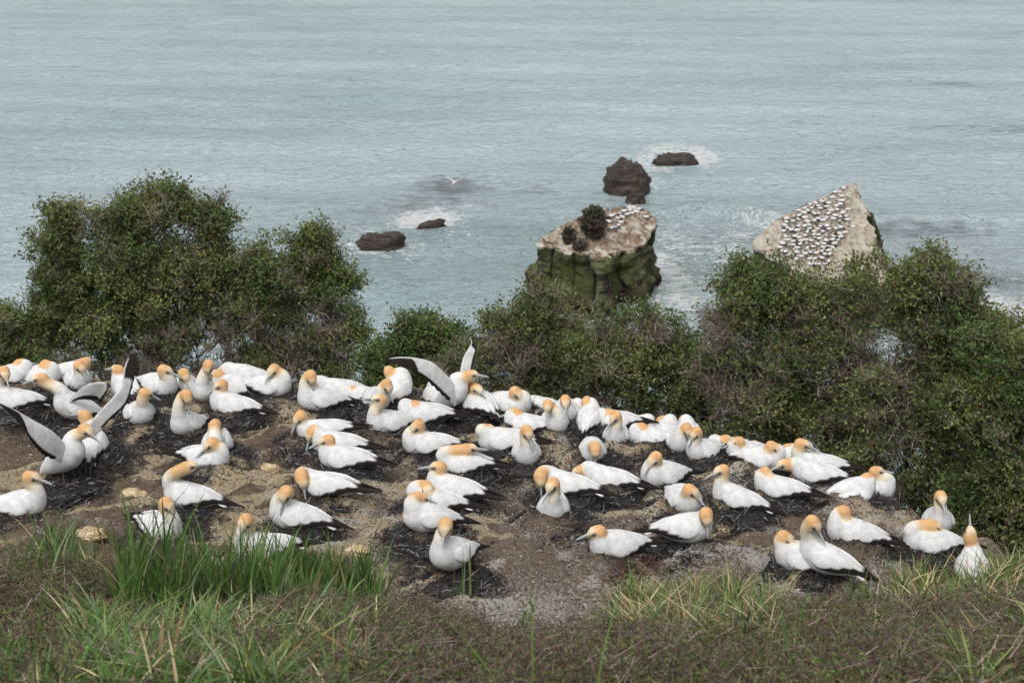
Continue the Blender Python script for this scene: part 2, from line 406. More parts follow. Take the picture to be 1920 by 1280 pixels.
GOLD = np.array([.61, .355, .165]); GOLD2 = np.array([.64, .46, .25]); WHITE = np.array([.64, .64, .635]); CREAM = np.array([.72, .66, .50])
BLACK = np.array([.022, .017, .015]); BILLC = np.array([.33, .36, .36]); LEGC = np.array([.07, .075, .07])
SG = .96
def nrm(v): v = np.asarray(v, float); return v/(np.linalg.norm(v)+1e-9)
def rotz(v, a): c, s = math.cos(a), math.sin(a); return np.array([c*v[0]-s*v[1], s*v[0]+c*v[1], v[2]])
BODY = np.array([(-.335, 0, .10, .012), (-.25, 0, .108, .036), (-.16, 0, .110, .070), (-.05, 0, .112, .100), (.05, 0, .113, .106), (.12, 0, .12, .088)])
def wing_folded(side, spread=0.0, droop=0.0, rot=None):
    c = np.array([(.14, .050, .160, .020, .014), (.105, .080, .150, .046, .022), (.02, .098, .142, .070, .026), (-.10, .086, .138, .070, .024), (-.21, .058, .140, .054, .018), (-.31, .030, .124, .032, .012), (-.44, .008, .100, .018, .008), (-.55, -.008, .078, .004, .004)])
    c = lerp_arr(c, 26); c[:, 1] += spread*np.linspace(0, 1, 26)*.12 + spread*.02; c[:, 2] -= droop*np.linspace(.2, 1, 26)*.10
    pts = c[:, :3].copy(); pts[:, 1] *= side
    up = np.stack([np.zeros(26), -side*.42*np.ones(26), np.ones(26)], 1)
    V, Fq, ring, ang = sweep(pts, np.maximum(c[:, 3], .003), np.maximum(c[:, 4], .003), up, 20)
    sn = np.sin(ang); edge = -.30 - .55*(1-sstep(.30, .5, ring)); blk = (sn < edge) & (ring > .28)
    blk = blk | (ring > .74) | ((ring > .6) & (sn < .15))
    cols = np.where(blk[:, None], BLACK, WHITE); return V, Fq, cols
def sphere_v(c, r, n=8):
    pts = [np.array(c)+np.array([0, 0, r*math.cos(t)]) for t in np.linspace(.05, math.pi-.05, 7)]
    rr = [r*math.sin(t) for t in np.linspace(.05, math.pi-.05, 7)]
    return sweep(pts, rr, rr, (1, 0, 0), n)[:2]
bird_count = 0
def make_bird(gx, gy, H, hx, hy, hh, hp, style, opt, label):
    """gx,gy contact on the ground; H heading (0 right, 90 away, 180 left, 270 towards the viewer); head centre hx,hy with heading hh and pitch hp"""
    global bird_count; bird_count += 1
    S = SG*(opt or {}).get('sc', .91 if (gy < 868 and gx > 980) else random.uniform(.96, 1.04))
    opt = dict(opt or {}); opt.setdefault('fat', random.uniform(.93, 1.07)); opt.setdefault('droop', random.uniform(-.08, .18)); opt.setdefault('spread', random.uniform(0, .22))
    stand = opt.get('stand', 0.0); m_h = opt.get('mound', .115); pitch = R(opt.get('pitch', 0))
    x, y, z = hit(gx, gy, m_h)
    if m_h > 0: MOUNDS.append((x, y, m_h, .17+.05*random.random()))
    Hr = R(H); h0 = R(hh); org = np.array([x, y, z-.012])
    cp, sp = math.cos(pitch), math.sin(pitch)
    def bodyT(P):                      # pitch the trunk about its rear, lift on the legs
        P = np.array(P, float)*np.array([.86, 1, .93]); P[..., 1] *= opt.get('fat', 1.0); q = P.copy(); px_, pz_ = P[..., 0]+.06, P[..., 2]-.1
        q[..., 0] = px_*cp - pz_*sp - .06; q[..., 2] = px_*sp + pz_*cp + .1 + stand; return q
    chain = BODY.copy(); chain[:, :3] = bodyT(chain[:, :3])
    chain[:, 3] *= opt.get('fat', 1.0)
    A0 = bodyT(np.array([.10, 0, .155])); A1 = bodyT(np.array([.14, 0, .185]))
    off = {'n': .035, 't': -.17, 'd': .08, 'u': .02, 's': .02}[style]
    nomL = (A1+np.array([off, 0, .1]))*S; nomW = org + rotz(nomL, Hr)
    hw = at(hx, hy, nomW[1]+opt.get('dy', 0)); L = rotz((hw-org), -Hr)/S
    v = L-A1; ln = np.linalg.norm(v)
    if ln > .34: print('far head', label, round(ln, 2), np.round(L, 2)); L = A1+v*.34/ln; ln = .34
    if style != 'd': L[2] = max(L[2], .17+stand)
    L[2] = max(L[2], .045); 
    hd = np.array([math.cos(h0-Hr)*math.cos(R(hp)), math.sin(h0-Hr)*math.cos(R(hp)), math.sin(R(hp))])
    uh = np.array([-math.cos(h0-Hr)*math.sin(R(hp)), -math.sin(h0-Hr)*math.sin(R(hp)), math.cos(R(hp))]); sh = np.cross(hd, uh)
    a_, b_ = {'n': (.35, .9), 'u': (.2, 1.), 't': (1., .1), 'd': (.9, .25), 's': (1., .0)}[style]
    nv = nrm(a_*hd+b_*uh); d0 = nrm(bodyT(np.array([.14+.6, 0, .185+.8]))-A1)
    if style in 'td': d0 = nrm(d0+np.array([.3, 0, 0]))
    k0, k1 = max(.5*ln, .07), max(.38*ln, .055)
    P1, P2 = A1+d0*k0, L-nv*k1
    tt = np.linspace(0, 1, 9)[:, None]; bz = (1-tt)**3*A1+3*(1-tt)**2*tt*P1+3*(1-tt)*tt**2*P2+tt**3*L
    rr = np.interp(tt[:, 0], [0, .25, .6, 1], [.070, .055, .048, .050])
    neck = np.vstack([np.append(A0, .082), np.column_stack([bz, rr])])
    head = np.array([np.append(L-hd*.014, .051), np.append(L+hd*.030+uh*.002, .043), np.append(L+hd*.066-uh*.007, .022)])
    # field
    allp = np.vstack([chain, neck, head]); lo = (allp[:, :3]-allp[:, 3:]).min(0)-.02; hi = (allp[:, :3]+allp[:, 3:]).max(0)+.02
    st_ = .0095; nn = np.ceil((hi-lo)/st_).astype(int)+1
    G = np.stack(np.meshgrid(*[lo[i]+st_*np.arange(nn[i]) for i in range(3)], indexing='ij'), -1)
    db, _, _ = sdf_chain(G, chain, .05); dn, _, _ = sdf_chain(G, neck, .012); dh, _, _ = sdf_chain(G, head, .015)
    k = .045; h = np.clip(.5+.5*(dn-db)/k, 0, 1); d1 = dn*(1-h)+db*h-k*h*(1-h) if style not in 't' else None
    if d1 is None:
        k = .02; h = np.clip(.5+.5*(dn-db)/k, 0, 1); d1 = dn*(1-h)+db*h-k*h*(1-h)
    k = .012; h = np.clip(.5+.5*(dh-d1)/k, 0, 1); D = dh*(1-h)+d1*h-k*h*(1-h)
    V, Q = surface_nets(lo, st_, D)
    _, _, vb = sdf_chain(V, chain, .05); _, pn, vn = sdf_chain(V, neck, .012); _, ph, vh = sdf_chain(V, head, .01)
    near = np.minimum(vn, vh); isn = sstep(-.012, .004, vb-near)
    par = np.where(vh < vn+.004, 1.0, pn); tg = opt.get('gold', 0)
    g = sstep(.36+tg, .68+tg, par)*isn
    pale = np.clip(((V-L)@hd-.006)/.045, 0, 1)*.75 + np.clip(-((V-L)@uh)/.05, 0, 1)*.7
    gold = GOLD*(1-.0)+0*V; gold = gold*(1-np.clip(pale, 0, .9)[:, None]) + CREAM*np.clip(pale, 0, .9)[:, None]
    gt = (.5+.5*random.random()); gold = gold*(.6+.4*gt)+GOLD2*(.4-.4*gt)
    cols = WHITE*(1-g[:, None]) + gold*g[:, None]; mid_ = (sstep(.22+tg, .42+tg, par)*(1-g)*isn)[:, None]; cols = cols*(1-mid_)+CREAM*mid_*.55+cols*mid_*.45
    for s_ in (-1, 1):                  # bare black skin between eye and bill
        e0 = L+hd*.062-uh*.004+sh*s_*.012; e1 = L+hd*.030+uh*.006+sh*s_*.040
        ab = e1-e0; t = np.clip(((V-e0)@ab)/(ab@ab), 0, 1); dd = np.linalg.norm(V-e0-t[:, None]*ab, axis=1)
        k_ = (1-sstep(.011, .020, dd))[:, None]*(vh < .006)[:, None]; cols = cols*(1-k_)+np.array([.03, .035, .045])*k_
    if opt.get('dirty'): cols = cols*(1-.1*(V[:, 2:3] < .1))
    root = empty('gannet', W(org)); root.rotation_euler = (0, 0, Hr)
    tag(root, label, 'gannet', 'gannets nesting on the clifftop')
    link('body', mesh_np('gannet_body', V*S, Q, cols), M_FEATH, root)
    # bill
    bl = np.linspace(0, 1, 9); bp = [L+hd*(.058+.118*t)-uh*(.008+.012*t*t+.004*t) for t in bl]
    ra = np.interp(bl, [0, .3, .8, 1], [.0225, .016, .0085, .002]); V_, F_, ring, ang = sweep(bp, ra, ra*.66, uh, 10)
    bc = np.tile(BILLC, (len(V_), 1)); bc[ring < .14] = (.05, .055, .06)
    bc[(np.abs(np.sin(ang)) < .3) & (ring < .6)] = (.10, .11, .12)
    link('bill', mesh_np('gannet_bill', V_*S, F_, bc), M_BILL, root)
    for s_ in (-1, 1):
        V_, F_ = sphere_v(L+hd*.026+uh*.008+sh*s_*.0445, .0066, 6)
        link('eye', mesh_np('gannet_eye', V_*S, F_, np.array([.25, .33, .38])), M_EYE, root)
    # wings
    wings = opt.get('wings'); done_sides = []
    if wings:
        for sd_, st in wings:
            done_sides.append(sd_)
            Lp, Tp, dz = [], [], []
            for (lx, ly, tx, ty, dl, dt) in st:
                Lp.append(rotz(at(lx, ly, y+dl)-org, -Hr)); Tp.append(rotz(at(tx, ty, y+dt)-org, -Hr))
            NS = 64; c = lerp_arr(np.hstack([Lp, Tp]), NS); Lp, Tp = c[:, :3], c[:, 3:]; m = 14
            ss = np.linspace(0, 1, m); prof = .006+.05*np.sqrt(ss)*(1-ss)
            P = Lp[:, None]*(1-ss[None, :, None])+Tp[:, None]*ss[None, :, None]
            n_ = np.cross(np.gradient(Lp, axis=0), Tp-Lp); n_ /= np.linalg.norm(n_, axis=1, keepdims=True)+1e-9
            cam_ = .05*np.sin(ss*math.pi)*np.linalg.norm(Tp-Lp, axis=1)[:, None]
            # feathered trailing edge: notches
            fr = .5+.5*np.cos(np.arange(NS)*math.pi/2)
            dep = .07+.22*sstep(.62, .8, np.linspace(0, 1, NS)); P[:, -3:] -= (Tp-Lp)[:, None]*(dep*fr)[:, None, None]*np.array([.3, .65, 1])[None, :, None]
            thk = (prof[None]*np.linspace(1, .35, NS)[:, None])*.5
            A = P + n_[:, None]*(cam_+thk)[..., None]; B = P + n_[:, None]*(cam_-thk)[..., None]
            Vw = np.concatenate([A.reshape(-1, 3), B.reshape(-1, 3)]); N = NS*m
            i, j = np.meshgrid(np.arange(NS-1), np.arange(m-1), indexing='ij'); a0 = (i*m+j).ravel(); qa = np.stack([a0, a0+1, a0+m+1, a0+m], 1)
            rim = [k_ for k_ in range(m)] + [r_*m+m-1 for r_ in range(1, NS)] + [(NS-1)*m+j_ for j_ in range(m-2, -1, -1)] + [r_*m for r_ in range(NS-2, 0, -1)]
            rim = np.array(rim); qb = np.stack([rim, np.roll(rim, -1), np.roll(rim, -1)+N, rim+N], 1)
            Q_ = np.concatenate([qa[:, ::-1], qa+N, qb]); U = np.tile(np.repeat(np.linspace(0, 1, NS), m), 2); T_ = np.tile(ss, 2*NS)
            w0, w1 = opt.get('wblack', (.62, .78)); blk = (U > w0+.12*(1-T_)) & (T_ > .12) | ((T_ > w1) & (U > .12)) | (U > .93)
            wc = np.where(blk[:, None], BLACK*2, WHITE*1.38)  # open wings painted whiter than the body to make up for their shaded faces
            link('wing', mesh_np('gannet_open_wing', Vw, Q_, wc), M_WING, root)
    for sd_ in (-1, 1):
        if sd_ in done_sides: continue
        V_, F_, c_ = wing_folded(sd_, opt.get('spread', 0), opt.get('droop', 0))
        link('wing', mesh_np('gannet_wing', bodyT(V_)*S, F_, c_), M_FEATH, root)
    # tail: fan of stiff feathers
    parts = []
    for q in np.linspace(-1, 1, 7):
        p0 = np.array([-.24, q*.012, .112]); p1 = np.array([-.43+.04*abs(q), q*.045, .072-.02*opt.get('taildown', 0)])
        tl = np.linspace(0, 1, 8)[:, None]; pt = bodyT(p0*(1-tl)+p1*tl)
        V_, F_, ring, ang = sweep(pt, np.interp(tl[:, 0], [0, .8, 1], [.006, .004, .001]), np.interp(tl[:, 0], [0, .7, 1], [.016, .016, .004]), (0, 0, 1), 8)
        cc = np.where(((ring > (.50 if abs(q) < .4 else .97)))[:, None], BLACK, WHITE); parts.append((V_, F_, cc))
    Vt, Ft, Ct = [], [], []; o_ = 0
    for V_, F_, c_ in parts:
        Vt.append(V_); Ft += [f+o_ for f in F_]; Ct.append(c_); o_ += len(V_)
    link('tail', mesh_np('gannet_tail', np.concatenate(Vt)*S, Ft, np.concatenate(Ct)), M_FEATH, root)
    if stand > .03:
        for s_ in (-1, 1):
            fx = .03 + opt.get('stride', 0)*s_; hipz = stand+.06
            hip = np.array([-.01, s_*.045, hipz]); ank = np.array([fx-.01, s_*.05, .02]); kn = (hip+ank)/2+np.array([-.012, 0, 0])
            V_, F_, _, _ = sweep(lerp_arr([hip, kn, ank], 8), np.interp(np.linspace(0, 1, 8), [0, .45, .6, 1], [.024, .010, .009, .010]), np.interp(np.linspace(0, 1, 8), [0, .45, .6, 1], [.024, .010, .009, .010]), (1, 0, 0), 8)
            toes = [np.array([fx+.085, s_*.05+t_, .008]) for t_ in (-.04, 0, .042)]
            Vw = np.vstack([ank+[-.012, 0, -.002], toes[0], (toes[0]+toes[1])/2-[.012, 0, 0], toes[1], (toes[1]+toes[2])/2-[.012, 0, 0], toes[2]])
            Vw = np.vstack([Vw, Vw-[0, 0, .006]]); n6 = 6
            fa = [[0, 1, 2], [0, 2, 3], [0, 3, 4], [0, 4, 5]]; fb = [[a+n6, c+n6, b+n6] for a, b, c in fa]
            sq = [[i, i+n6, (i+1) % 6+n6, (i+1) % 6] for i in range(6)]
            tv = [(V_, [f for f in F_], LEGC)]
            Vl = [V_, Vw]; Fl = [f for f in F_]+[np.array(fa+fb)+len(V_), np.array(sq)+len(V_)]; o_ = len(V_)+len(Vw)
            for t_ in toes:
                v2, f2, _, _ = sweep(np.array([ank, (ank+t_)/2+[0, 0, .004], t_]), [.008, .007, .004], [.008, .007, .004], (0, 0, 1), 6)
                Vl.append(v2); Fl += [f+o_ for f in f2]; o_ += len(v2)
            link('leg', mesh_np('gannet_leg', np.concatenate(Vl)*S, Fl, np.tile(LEGC, (o_, 1))), M_LEG, root)
    return root, (x, y, z), label
# ------------------------------------------------------------------ the gannets (ground contact, heading, head, head heading, pitch, pose, options, label)
BIRDS = [
 (28,770,180, 8,698,300,-35,'n',{}, 'gannet cut by the left picture edge, looking down past its own wing'),
 (26,722,20, 38,682,40,-5,'n',{'mound':.03}, 'half hidden gannet whose head pokes up behind two others at far left'),
 (76,724,0, 87,685,-25,-28,'n',{'mound':.05}, 'gannet lying in profile with lowered bill, hind row left end'),
 (130,718,10, 160,680,60,0,'n',{'mound':.04}, 'gannet with pale rounded back behind a bird bending its bill right'),
 (148,730,300, 149,686,-40,-45,'n',{'mound':.05}, 'small facing gannet pointing its bill down right in the hind row'),
 (142,793,200, 77,710,185,-8,'n',{'pitch':22,'stand':.04,'wings':[(-1,[(135,742,128,756,-.12,-.10),(165,720,150,750,-.16,-.14),(196,717,175,752,-.16,-.1),(200,732,186,762,-.14,-.08)])],'wblack':(.8,.7)}, 'large gannet stretching its neck left with wings half raised'),
 (130,908,-12, 160,806,-25,-24,'u',{'stand':.11,'pitch':34,'mound':.05,'stride':.03,'wings':[(-1,[(124,834,116,868,-.06,-.10),(98,808,82,854,-.2,-.27),(60,786,60,830,-.3,-.37),(24,766,40,798,-.38,-.43),(-10,752,8,766,-.45,-.47)]),(1,[(158,806,176,822,.02,.05),(186,772,206,788,.08,.12),(214,742,238,758,.15,.2),(228,722,252,712,.2,.24),(232,692,262,676,.24,.28),(244,664,256,662,.3,.3)])],'wblack':(.58,.84)}, 'standing gannet with both wings flung wide open near left edge'),
 (172,853,100, 158,780,150,0,'n',{'pitch':5}, 'gannet seen from behind just past the bird with wide open wings'),
 (42,970,0, 57,895,-4,-10,'n',{'pitch':3}, 'resting gannet in full profile facing right at the left edge, lowest'),
 (263,795,300, 272,738,30,-25,'n',{'pitch':10}, 'plump upright gannet turning its head away behind the wide open wing'),
 (302,742,320, 308,694,0,-20,'n',{}, 'hind row gannet with broad white back and head held level to the right'),
 (246,748,150, 221,694,150,0,'n',{'mound':.04}, 'mostly hidden gannet behind the raised dark wingtip'),
 (350,744,290, 345,702,-50,-55,'n',{'mound':.05}, 'hind row gannet preening its breast beside a tall necked neighbour'),
 (352,818,245, 350,742,-55,-72,'n',{'pitch':12}, 'upright gannet preening, long bill pointing straight down its breast'),
 (386,755,265, 390,686,250,-75,'u',{'pitch':16,'mound':.06}, 'tall necked gannet rising highest in the hind row, bill tucked down'),
 (440,742,180, 408,703,160,-5,'n',{'mound':.05}, 'gannet partly hidden above a bird pointing its bill left'),
 (455,722,180, 424,697,170,0,'n',{'mound':.03}, 'small low gannet farthest back beside the shrub, tail to the right'),
 (434,780,172, 415,722,200,-22,'n',{'pitch':3}, 'gannet in profile with long bill pointing down left, tail pointing right'),
 (510,741,345, 513,693,235,-30,'n',{}, 'gannet at the rear rim turning its bill back over its shoulder'),
 (408,850,275, 403,797,90,-5,'t',{}, 'round gannet with head tucked back, only a rusty crown patch visible'),
 (392,882,335, 397,832,205,-28,'n',{'taildown':-1}, 'gannet with tail raised left and bill crossing its back'),
 (352,953,174, 352,876,10,12,'t',{'pitch':6}, 'big gannet preening backwards with its golden neck laid along its back'),
 (306,1010,320, 312,945,-30,-38,'n',{}, 'gannet partly veiled by tall grass blades, bill pointing down right'),
 (492,1050,200, 460,977,245,-40,'n',{}, 'gannet almost buried in the green grass tuft'),
 (553,992,174, 536,924,232,-58,'n',{'pitch':8,'gold':-.1,'dy':-.07}, 'gannet arching its head over its white throat beside the grass tuft'),
 (608,934,165, 566,898,300,-60,'d',{'pitch':-4,'dy':-.12}, 'gannet bowing its golden neck to preen its flank, black wings crossed behind'),
 (642,882,173, 614,826,192,-12,'n',{}, 'gannet with black eye stripe, nearest of three stacked birds facing left'),
 (628,852,176, 585,812,215,-60,'d',{}, 'middle one of three overlapping gannets facing left, head hung low'),
 (600,826,190, 562,782,215,-50,'d',{'pitch':-8}, 'hindmost of three overlapping gannets, rump raised to the right'),
 (598,771,205, 583,706,-50,-70,'n',{'pitch':10}, 'upright gannet at the rear preening its breast, big smooth white back'),
 (630,748,180, 600,716,0,0,'t',{'mound':.05}, 'headless looking gannet tucked behind the smooth white preening bird'),
 (676,768,190, 658,746,235,-35,'n',{'mound':.02}, 'tiny looking gannet peeping over the rear rim between two groups'),
 (708,765,290, 726,722,-48,-55,'n',{'pitch':5}, 'gannet with bill hanging down right in the cluster of three upright birds'),
 (744,752,60, 730,697,110,5,'u',{'pitch':14}, 'gannet facing the sea in front of the blurred raised wing'),
 (726,813,215, 713,749,200,15,'u',{'pitch':8,'gold':-.08}, 'gannet with pale yellow straight neck turned from view, dark wingtip up'),
 (789,797,185, 777,765,-45,-65,'n',{}, 'gannet preening behind a crossing black wingtip'),
 (852,779,-8, 882,703,-2,2,'u',{'stand':.07,'pitch':44,'mound':.10,'wings':[(-1,[(856,726,854,764,-.05,-.10),(838,704,832,744,-.12,-.19),(812,680,802,716,-.2,-.27),(782,671,780,700,-.26,-.32),(750,669,758,690,-.32,-.36),(722,673,732,682,-.36,-.38)]),(1,[(864,722,880,732,.02,.04),(863,700,884,706,.08,.1),(868,672,889,676,.14,.16),(880,650,894,655,.2,.2),(884,640,892,646,.24,.24),(878,632,886,636,.26,.27)])],'wblack':(.55,.82)}, 'standing gannet flapping both wings above the middle of the colony'),
 (822,760,100, 818,726,120,5,'n',{'mound':.04}, 'gannet hidden behind the flapping bird, pale back to the left'),
 (897,773,120, 894,730,300,0,'t',{}, 'round backed gannet tucked right of the flapping bird'),
 (798,854,186, 783,798,212,-38,'n',{}, 'gannet in profile with bill slanting down left over black seaweed'),
 (862,890,184, 878,842,5,3,'t',{}, 'sleeping gannet with orange head laid flat along its back'),
 (845,938,166, 823,876,178,3,'n',{}, 'gannet facing left with level grey bill and crossed black wingtips'),
 (808,962,180, 800,915,290,-20,'t',{'pitch':4}, 'gannet with arched white neck hiding all but a rusty crown arc'),
 (800,1008,205, 786,934,30,-20,'t',{'stand':.06,'pitch':12}, 'standing gannet with folded head behind the nearest facing bird'),
 (846,1082,235, 835,985,262,-38,'n',{'stand':.08,'pitch':12}, 'nearest gannet standing on grey feet, staring straight ahead'),
 (960,776,325, 967,736,-35,-38,'n',{}, 'gannet at the rear rim pointing its bill down right near the shrub'),
 (1002,779,182, 975,755,20,0,'t',{'mound':.03}, 'low white back of a gannet peeping over dark seaweed'),
 (982,813,170, 966,774,178,-8,'n',{}, 'gannet facing left with long outstretched black wingtips'),
 (938,845,185, 912,806,30,-5,'t',{}, 'gannet with head hidden, rounded white shoulder behind a small facing bird'),
 (987,869,275, 988,809,-55,-52,'n',{'pitch':5}, 'compact facing gannet with long bill hanging diagonally right'),
 (1040,807,285, 1027,760,262,-45,'n',{'pitch':4}, 'facing gannet at the rear with bill pointing straight down'),
 (1062,788,270, 1060,751,272,-40,'n',{}, 'gannet looking over the shoulder of the one before it'),
 (1080,797,80, 1072,762,90,0,'n',{'mound':.05}, 'sliver of a gannet head and back between two taller birds'),
 (1104,802,75, 1100,753,85,5,'u',{'pitch':8}, 'gannet with straight tall neck seen from behind at the rear rim'),
 (1148,808,185, 1140,777,225,-30,'n',{}, 'gannet behind the broad facing one, dark tail sticking out right'),
 (1155,834,262, 1154,781,218,-36,'n',{'pitch':4}, 'broad facing gannet looking down left on a tall seaweed mound'),
 (1110,862,270, 1116,843,270,-75,'d',{'dy':-.05}, 'gannet bowed forward so its orange crown hangs at its feet'),
 (1216,838,180, 1201,802,185,-8,'n',{}, 'gannet crouched with its level bill touching the dark mound'),
 (1192,818,10, 1192,791,30,0,'n',{'mound':.04}, 'gannet head peeping over the crouched bird'),
 (1246,828,60, 1240,799,60,0,'n',{'mound':.05}, 'gannet showing only its round orange crown behind a dark wing'),
 (1270,846,272, 1288,804,300,-60,'n',{'pitch':8}, 'gannet curling its neck to the right against its neighbour'),
 (1288,828,90, 1281,792,90,0,'n',{'mound':.05}, 'gannet head stacked directly above the curled neck one'),
 (1316,864,222, 1305,811,218,-45,'n',{'pitch':3}, 'large plump gannet with folded bill, black wingtip at right'),
 (1362,857,185, 1359,825,40,0,'n',{'mound':.05}, 'small orange head between the plump bird and a leaning one'),
 (1395,866,205, 1384,828,185,-15,'n',{'pitch':4}, 'gannet leaning its orange head left in the thinning hind row'),
 (1418,874,180, 1412,836,180,-5,'n',{'mound':.03}, 'tiny sliver of a gannet crown behind a white shoulder'),
 (1430,879,340, 1448,838,-22,-26,'n',{}, 'gannet facing right with stout bill over its white breast'),
 (1484,876,10, 1477,855,10,0,'n',{'mound':.04}, 'low orange crown between two profile birds on the right slope'),
 (1525,892,182, 1503,833,-10,-12,'u',{}, 'gannet on the right slope looking back to the sea over its wing'),
 (1524,908,165, 1472,870,190,-15,'n',{}, 'gannet lying low with long white tail under another bird'),
 (1455,933,167, 1436,887,-50,-35,'n',{'gold':-.08}, 'gannet twisting its golden head down onto its white shoulder'),
 (1376,956,168, 1354,882,194,-14,'n',{'pitch':10}, 'gannet on the right holding its neck in an s curve, facing left'),
 (1240,913,215, 1228,859,222,-36,'n',{'pitch':6}, 'gannet with pale face and black wingtip laid across its breast'),
 (1135,918,164, 1088,883,180,-25,'d',{}, 'long stretched gannet with head down behind its neighbour, facing left'),
 (1060,930,160, 1013,896,285,-70,'d',{'dy':-.12}, 'gannet hooking its orange neck downwards behind the small facing bird'),
 (1037,974,262, 1036,908,236,-28,'n',{'pitch':5}, 'small facing gannet alone on a round seaweed nest'),
 (1282,958,290, 1294,920,-28,-32,'n',{'pitch':4}, 'gannet with heavy bill pointing down right behind a stooping bird'),
 (1287,1032,352, 1324,968,-75,-62,'d',{'stand':.10,'pitch':4,'mound':.05,'dy':-.08}, 'standing gannet stooping with big orange crown over a pale stone'),
 (1152,1045,205, 1121,997,190,-10,'n',{'pitch':3}, 'lone gannet on a reddish twig nest facing left in the foreground'),
 (1502,1068,168, 1471,1008,-25,-30,'n',{'dy':.0}, 'gannet pressing its bill against the bird overlapping it'),
 (1542,1080,160, 1524,980,-35,-45,'u',{'pitch':14,'stand':.04,'dy':-.05}, 'gannet seen from behind with tall curved neck, black wingtips down right'),
 (1595,1022,176, 1583,962,-85,-72,'n',{'pitch':8}, 'gannet with head folded down on the neck, long dark wingtips right'),
 (1600,938,20, 1628,898,-30,-50,'n',{'pitch':-6,'droop':.8,'spread':.6}, 'gannet on the ridge with drooping open wings, head turned away'),
 (1636,938,0, 1642,884,2,2,'u',{'mound':.02}, 'gannet looking out to sea with straight grey bill on the ridge'),
 (1757,996,262, 1764,932,275,-25,'u',{'pitch':10,'mound':.03}, 'slim necked gannet staring ahead beside the dark shrub'),
 (1738,1036,182, 1748,986,0,-20,'t',{'droop':.4}, 'gannet with lowered wing hiding its head, beside a slim necked bird'),
 (1822,1086,80, 1819,1004,95,80,'s',{'pitch':6,'mound':.03}, 'gannet pointing its bill at the sky behind the grass'),
]
placed = []
for b in BIRDS: placed.append(make_bird(*b))

# ------------------------------------------------------------------ ground sheet: clifftop, near slope, cliff, sea bed
def spaced(lo, hi, step, far, grow=1.22):
    v = list(np.arange(lo, hi+1e-6, step)); s = step
    while v[-1] < far[1]: s *= grow; v.append(v[-1]+s)
    s = step; w_ = []
    x = lo
    while x > far[0]: s *= grow; x -= s; w_.append(x)
    return np.array(w_[::-1]+v)
gx_ = spaced(-5.6, 5.8, .04, (-160, 160)); gy_ = spaced(3.0, 17.4, .04, (-25, 60), 1.25)
GX, GY = np.meshgrid(gx_, gy_, indexing='xy'); GZ = terr(GX, GY)
behind = GY < 0; GZ = np.where(behind, np.maximum(GZ, -1.6-.25*GY*0), GZ)
ny_, nx_ = GX.shape
ii, jj = np.meshgrid(np.arange(ny_-1), np.arange(nx_-1), indexing='ij'); a0 = (ii*nx_+jj).ravel()
FQ = np.stack([a0, a0+1, a0+nx_+1, a0+nx_], 1)
dk = np.zeros(GX.shape); gsp = np.zeros(GX.shape); oc = np.zeros(GX.shape); gu = n2(GX, GY, 1.1, 3, 41)*.62
for mx, my, mh, mr in MOUNDS:
    r = np.hypot(GX-mx, GY-my)
    dk = np.maximum(dk, (1-sstep(mr*.5, mr*1.38, r))*min(1, mh/.08)); gsp = np.maximum(gsp, np.exp(-((r-mr*1.9)/(mr*.6))**2)*sstep(.5, .62, n2(np.arctan2(GY-my, GX-mx)*3+mx*7, r*1.2, 1.0, 2, 63))*(r < 1.2)); oc = np.maximum(oc, sstep(mr*1.1, mr*1.5, r)*(1-sstep(mr*1.5, mr*2.3, r))*.42)
oc = oc*sstep(.46, .60, n2(GX, GY, 2.4, 3, 43)) + sstep(.62, .70, n2(GX*.8+GY*.3, GY*1.4-GX*.4, 1.5, 4, 47))*.9
oc = np.maximum(oc, sstep(.86, .96, ridge(GX, GY))*sstep(.4, .6, n2(GX, GY, .9, 2, 49)))  # ochre rock on ridge crests, its pale colour also making the ribs look lit
hmask = sstep(-.03, .10, hillz(GX, GY)-(plane(GX, GY)+.02)) 
hmask = np.maximum(hmask, sstep(.3, 1.2, GY-yedge(GX)))
gu = gu*(.35+.65*sstep(1.0, 3.0, GX+3.5)) + .25*sstep(.0, .5, .6-np.abs((GY-10.2-.1*GX)))
gu = np.maximum(gu, gsp*.75)
for px, py, rx_, ry_, s_ in ((1380,1045,.42,.16,1.), (1290,1062,.4,.12,.9), (1440,1075,.35,.12,.9), (735,885,.30,.14,.9), (880,958,.22,.10,.9), (1085,962,.26,.14,1.), (1640,1045,.4,.12,.8), (940,1150,.5,.18,.8), (640,1000,.25,.12,.8), (170,990,.3,.12,.6), (1230,985,.4,.10,.6), (1700,1010,.3,.2,.7), (480,870,.2,.1,.6)):
    x_, y_, z_ = hit(px, py); gu = np.maximum(gu, s_*np.exp(-((GX-x_)/rx_)**2-((GY-y_)/ry_)**2))
for px, py, rx_, ry_ in ((735,925,.32,.22), (850,990,.25,.15), (940,870,.25,.10), (500,880,.18,.10), (130,760,.22,.10), (1330,845,.25,.10), (1610,960,.5,.2), (1450,1040,.4,.12), (1680,985,.4,.25), (350,800,.2,.1), (640,840,.2,.1)):
    x_, y_, z_ = hit(px, py); oc = np.maximum(oc, 1.15*np.exp(-((GX-x_+.3*(GY-y_))/rx_)**2-((GY-y_)/ry_)**2))
V = np.stack([GX, GY, GZ+CZ], -1).reshape(-1, 3)
me = mesh_np('ground', V, FQ, np.stack([np.clip(oc, 0, 1), np.clip(gu, 0, 1), dk], -1).reshape(-1, 3), True, {'hill': hmask.ravel()})
tag(link('ground', me, M_GROUND), None, None, kind='structure')

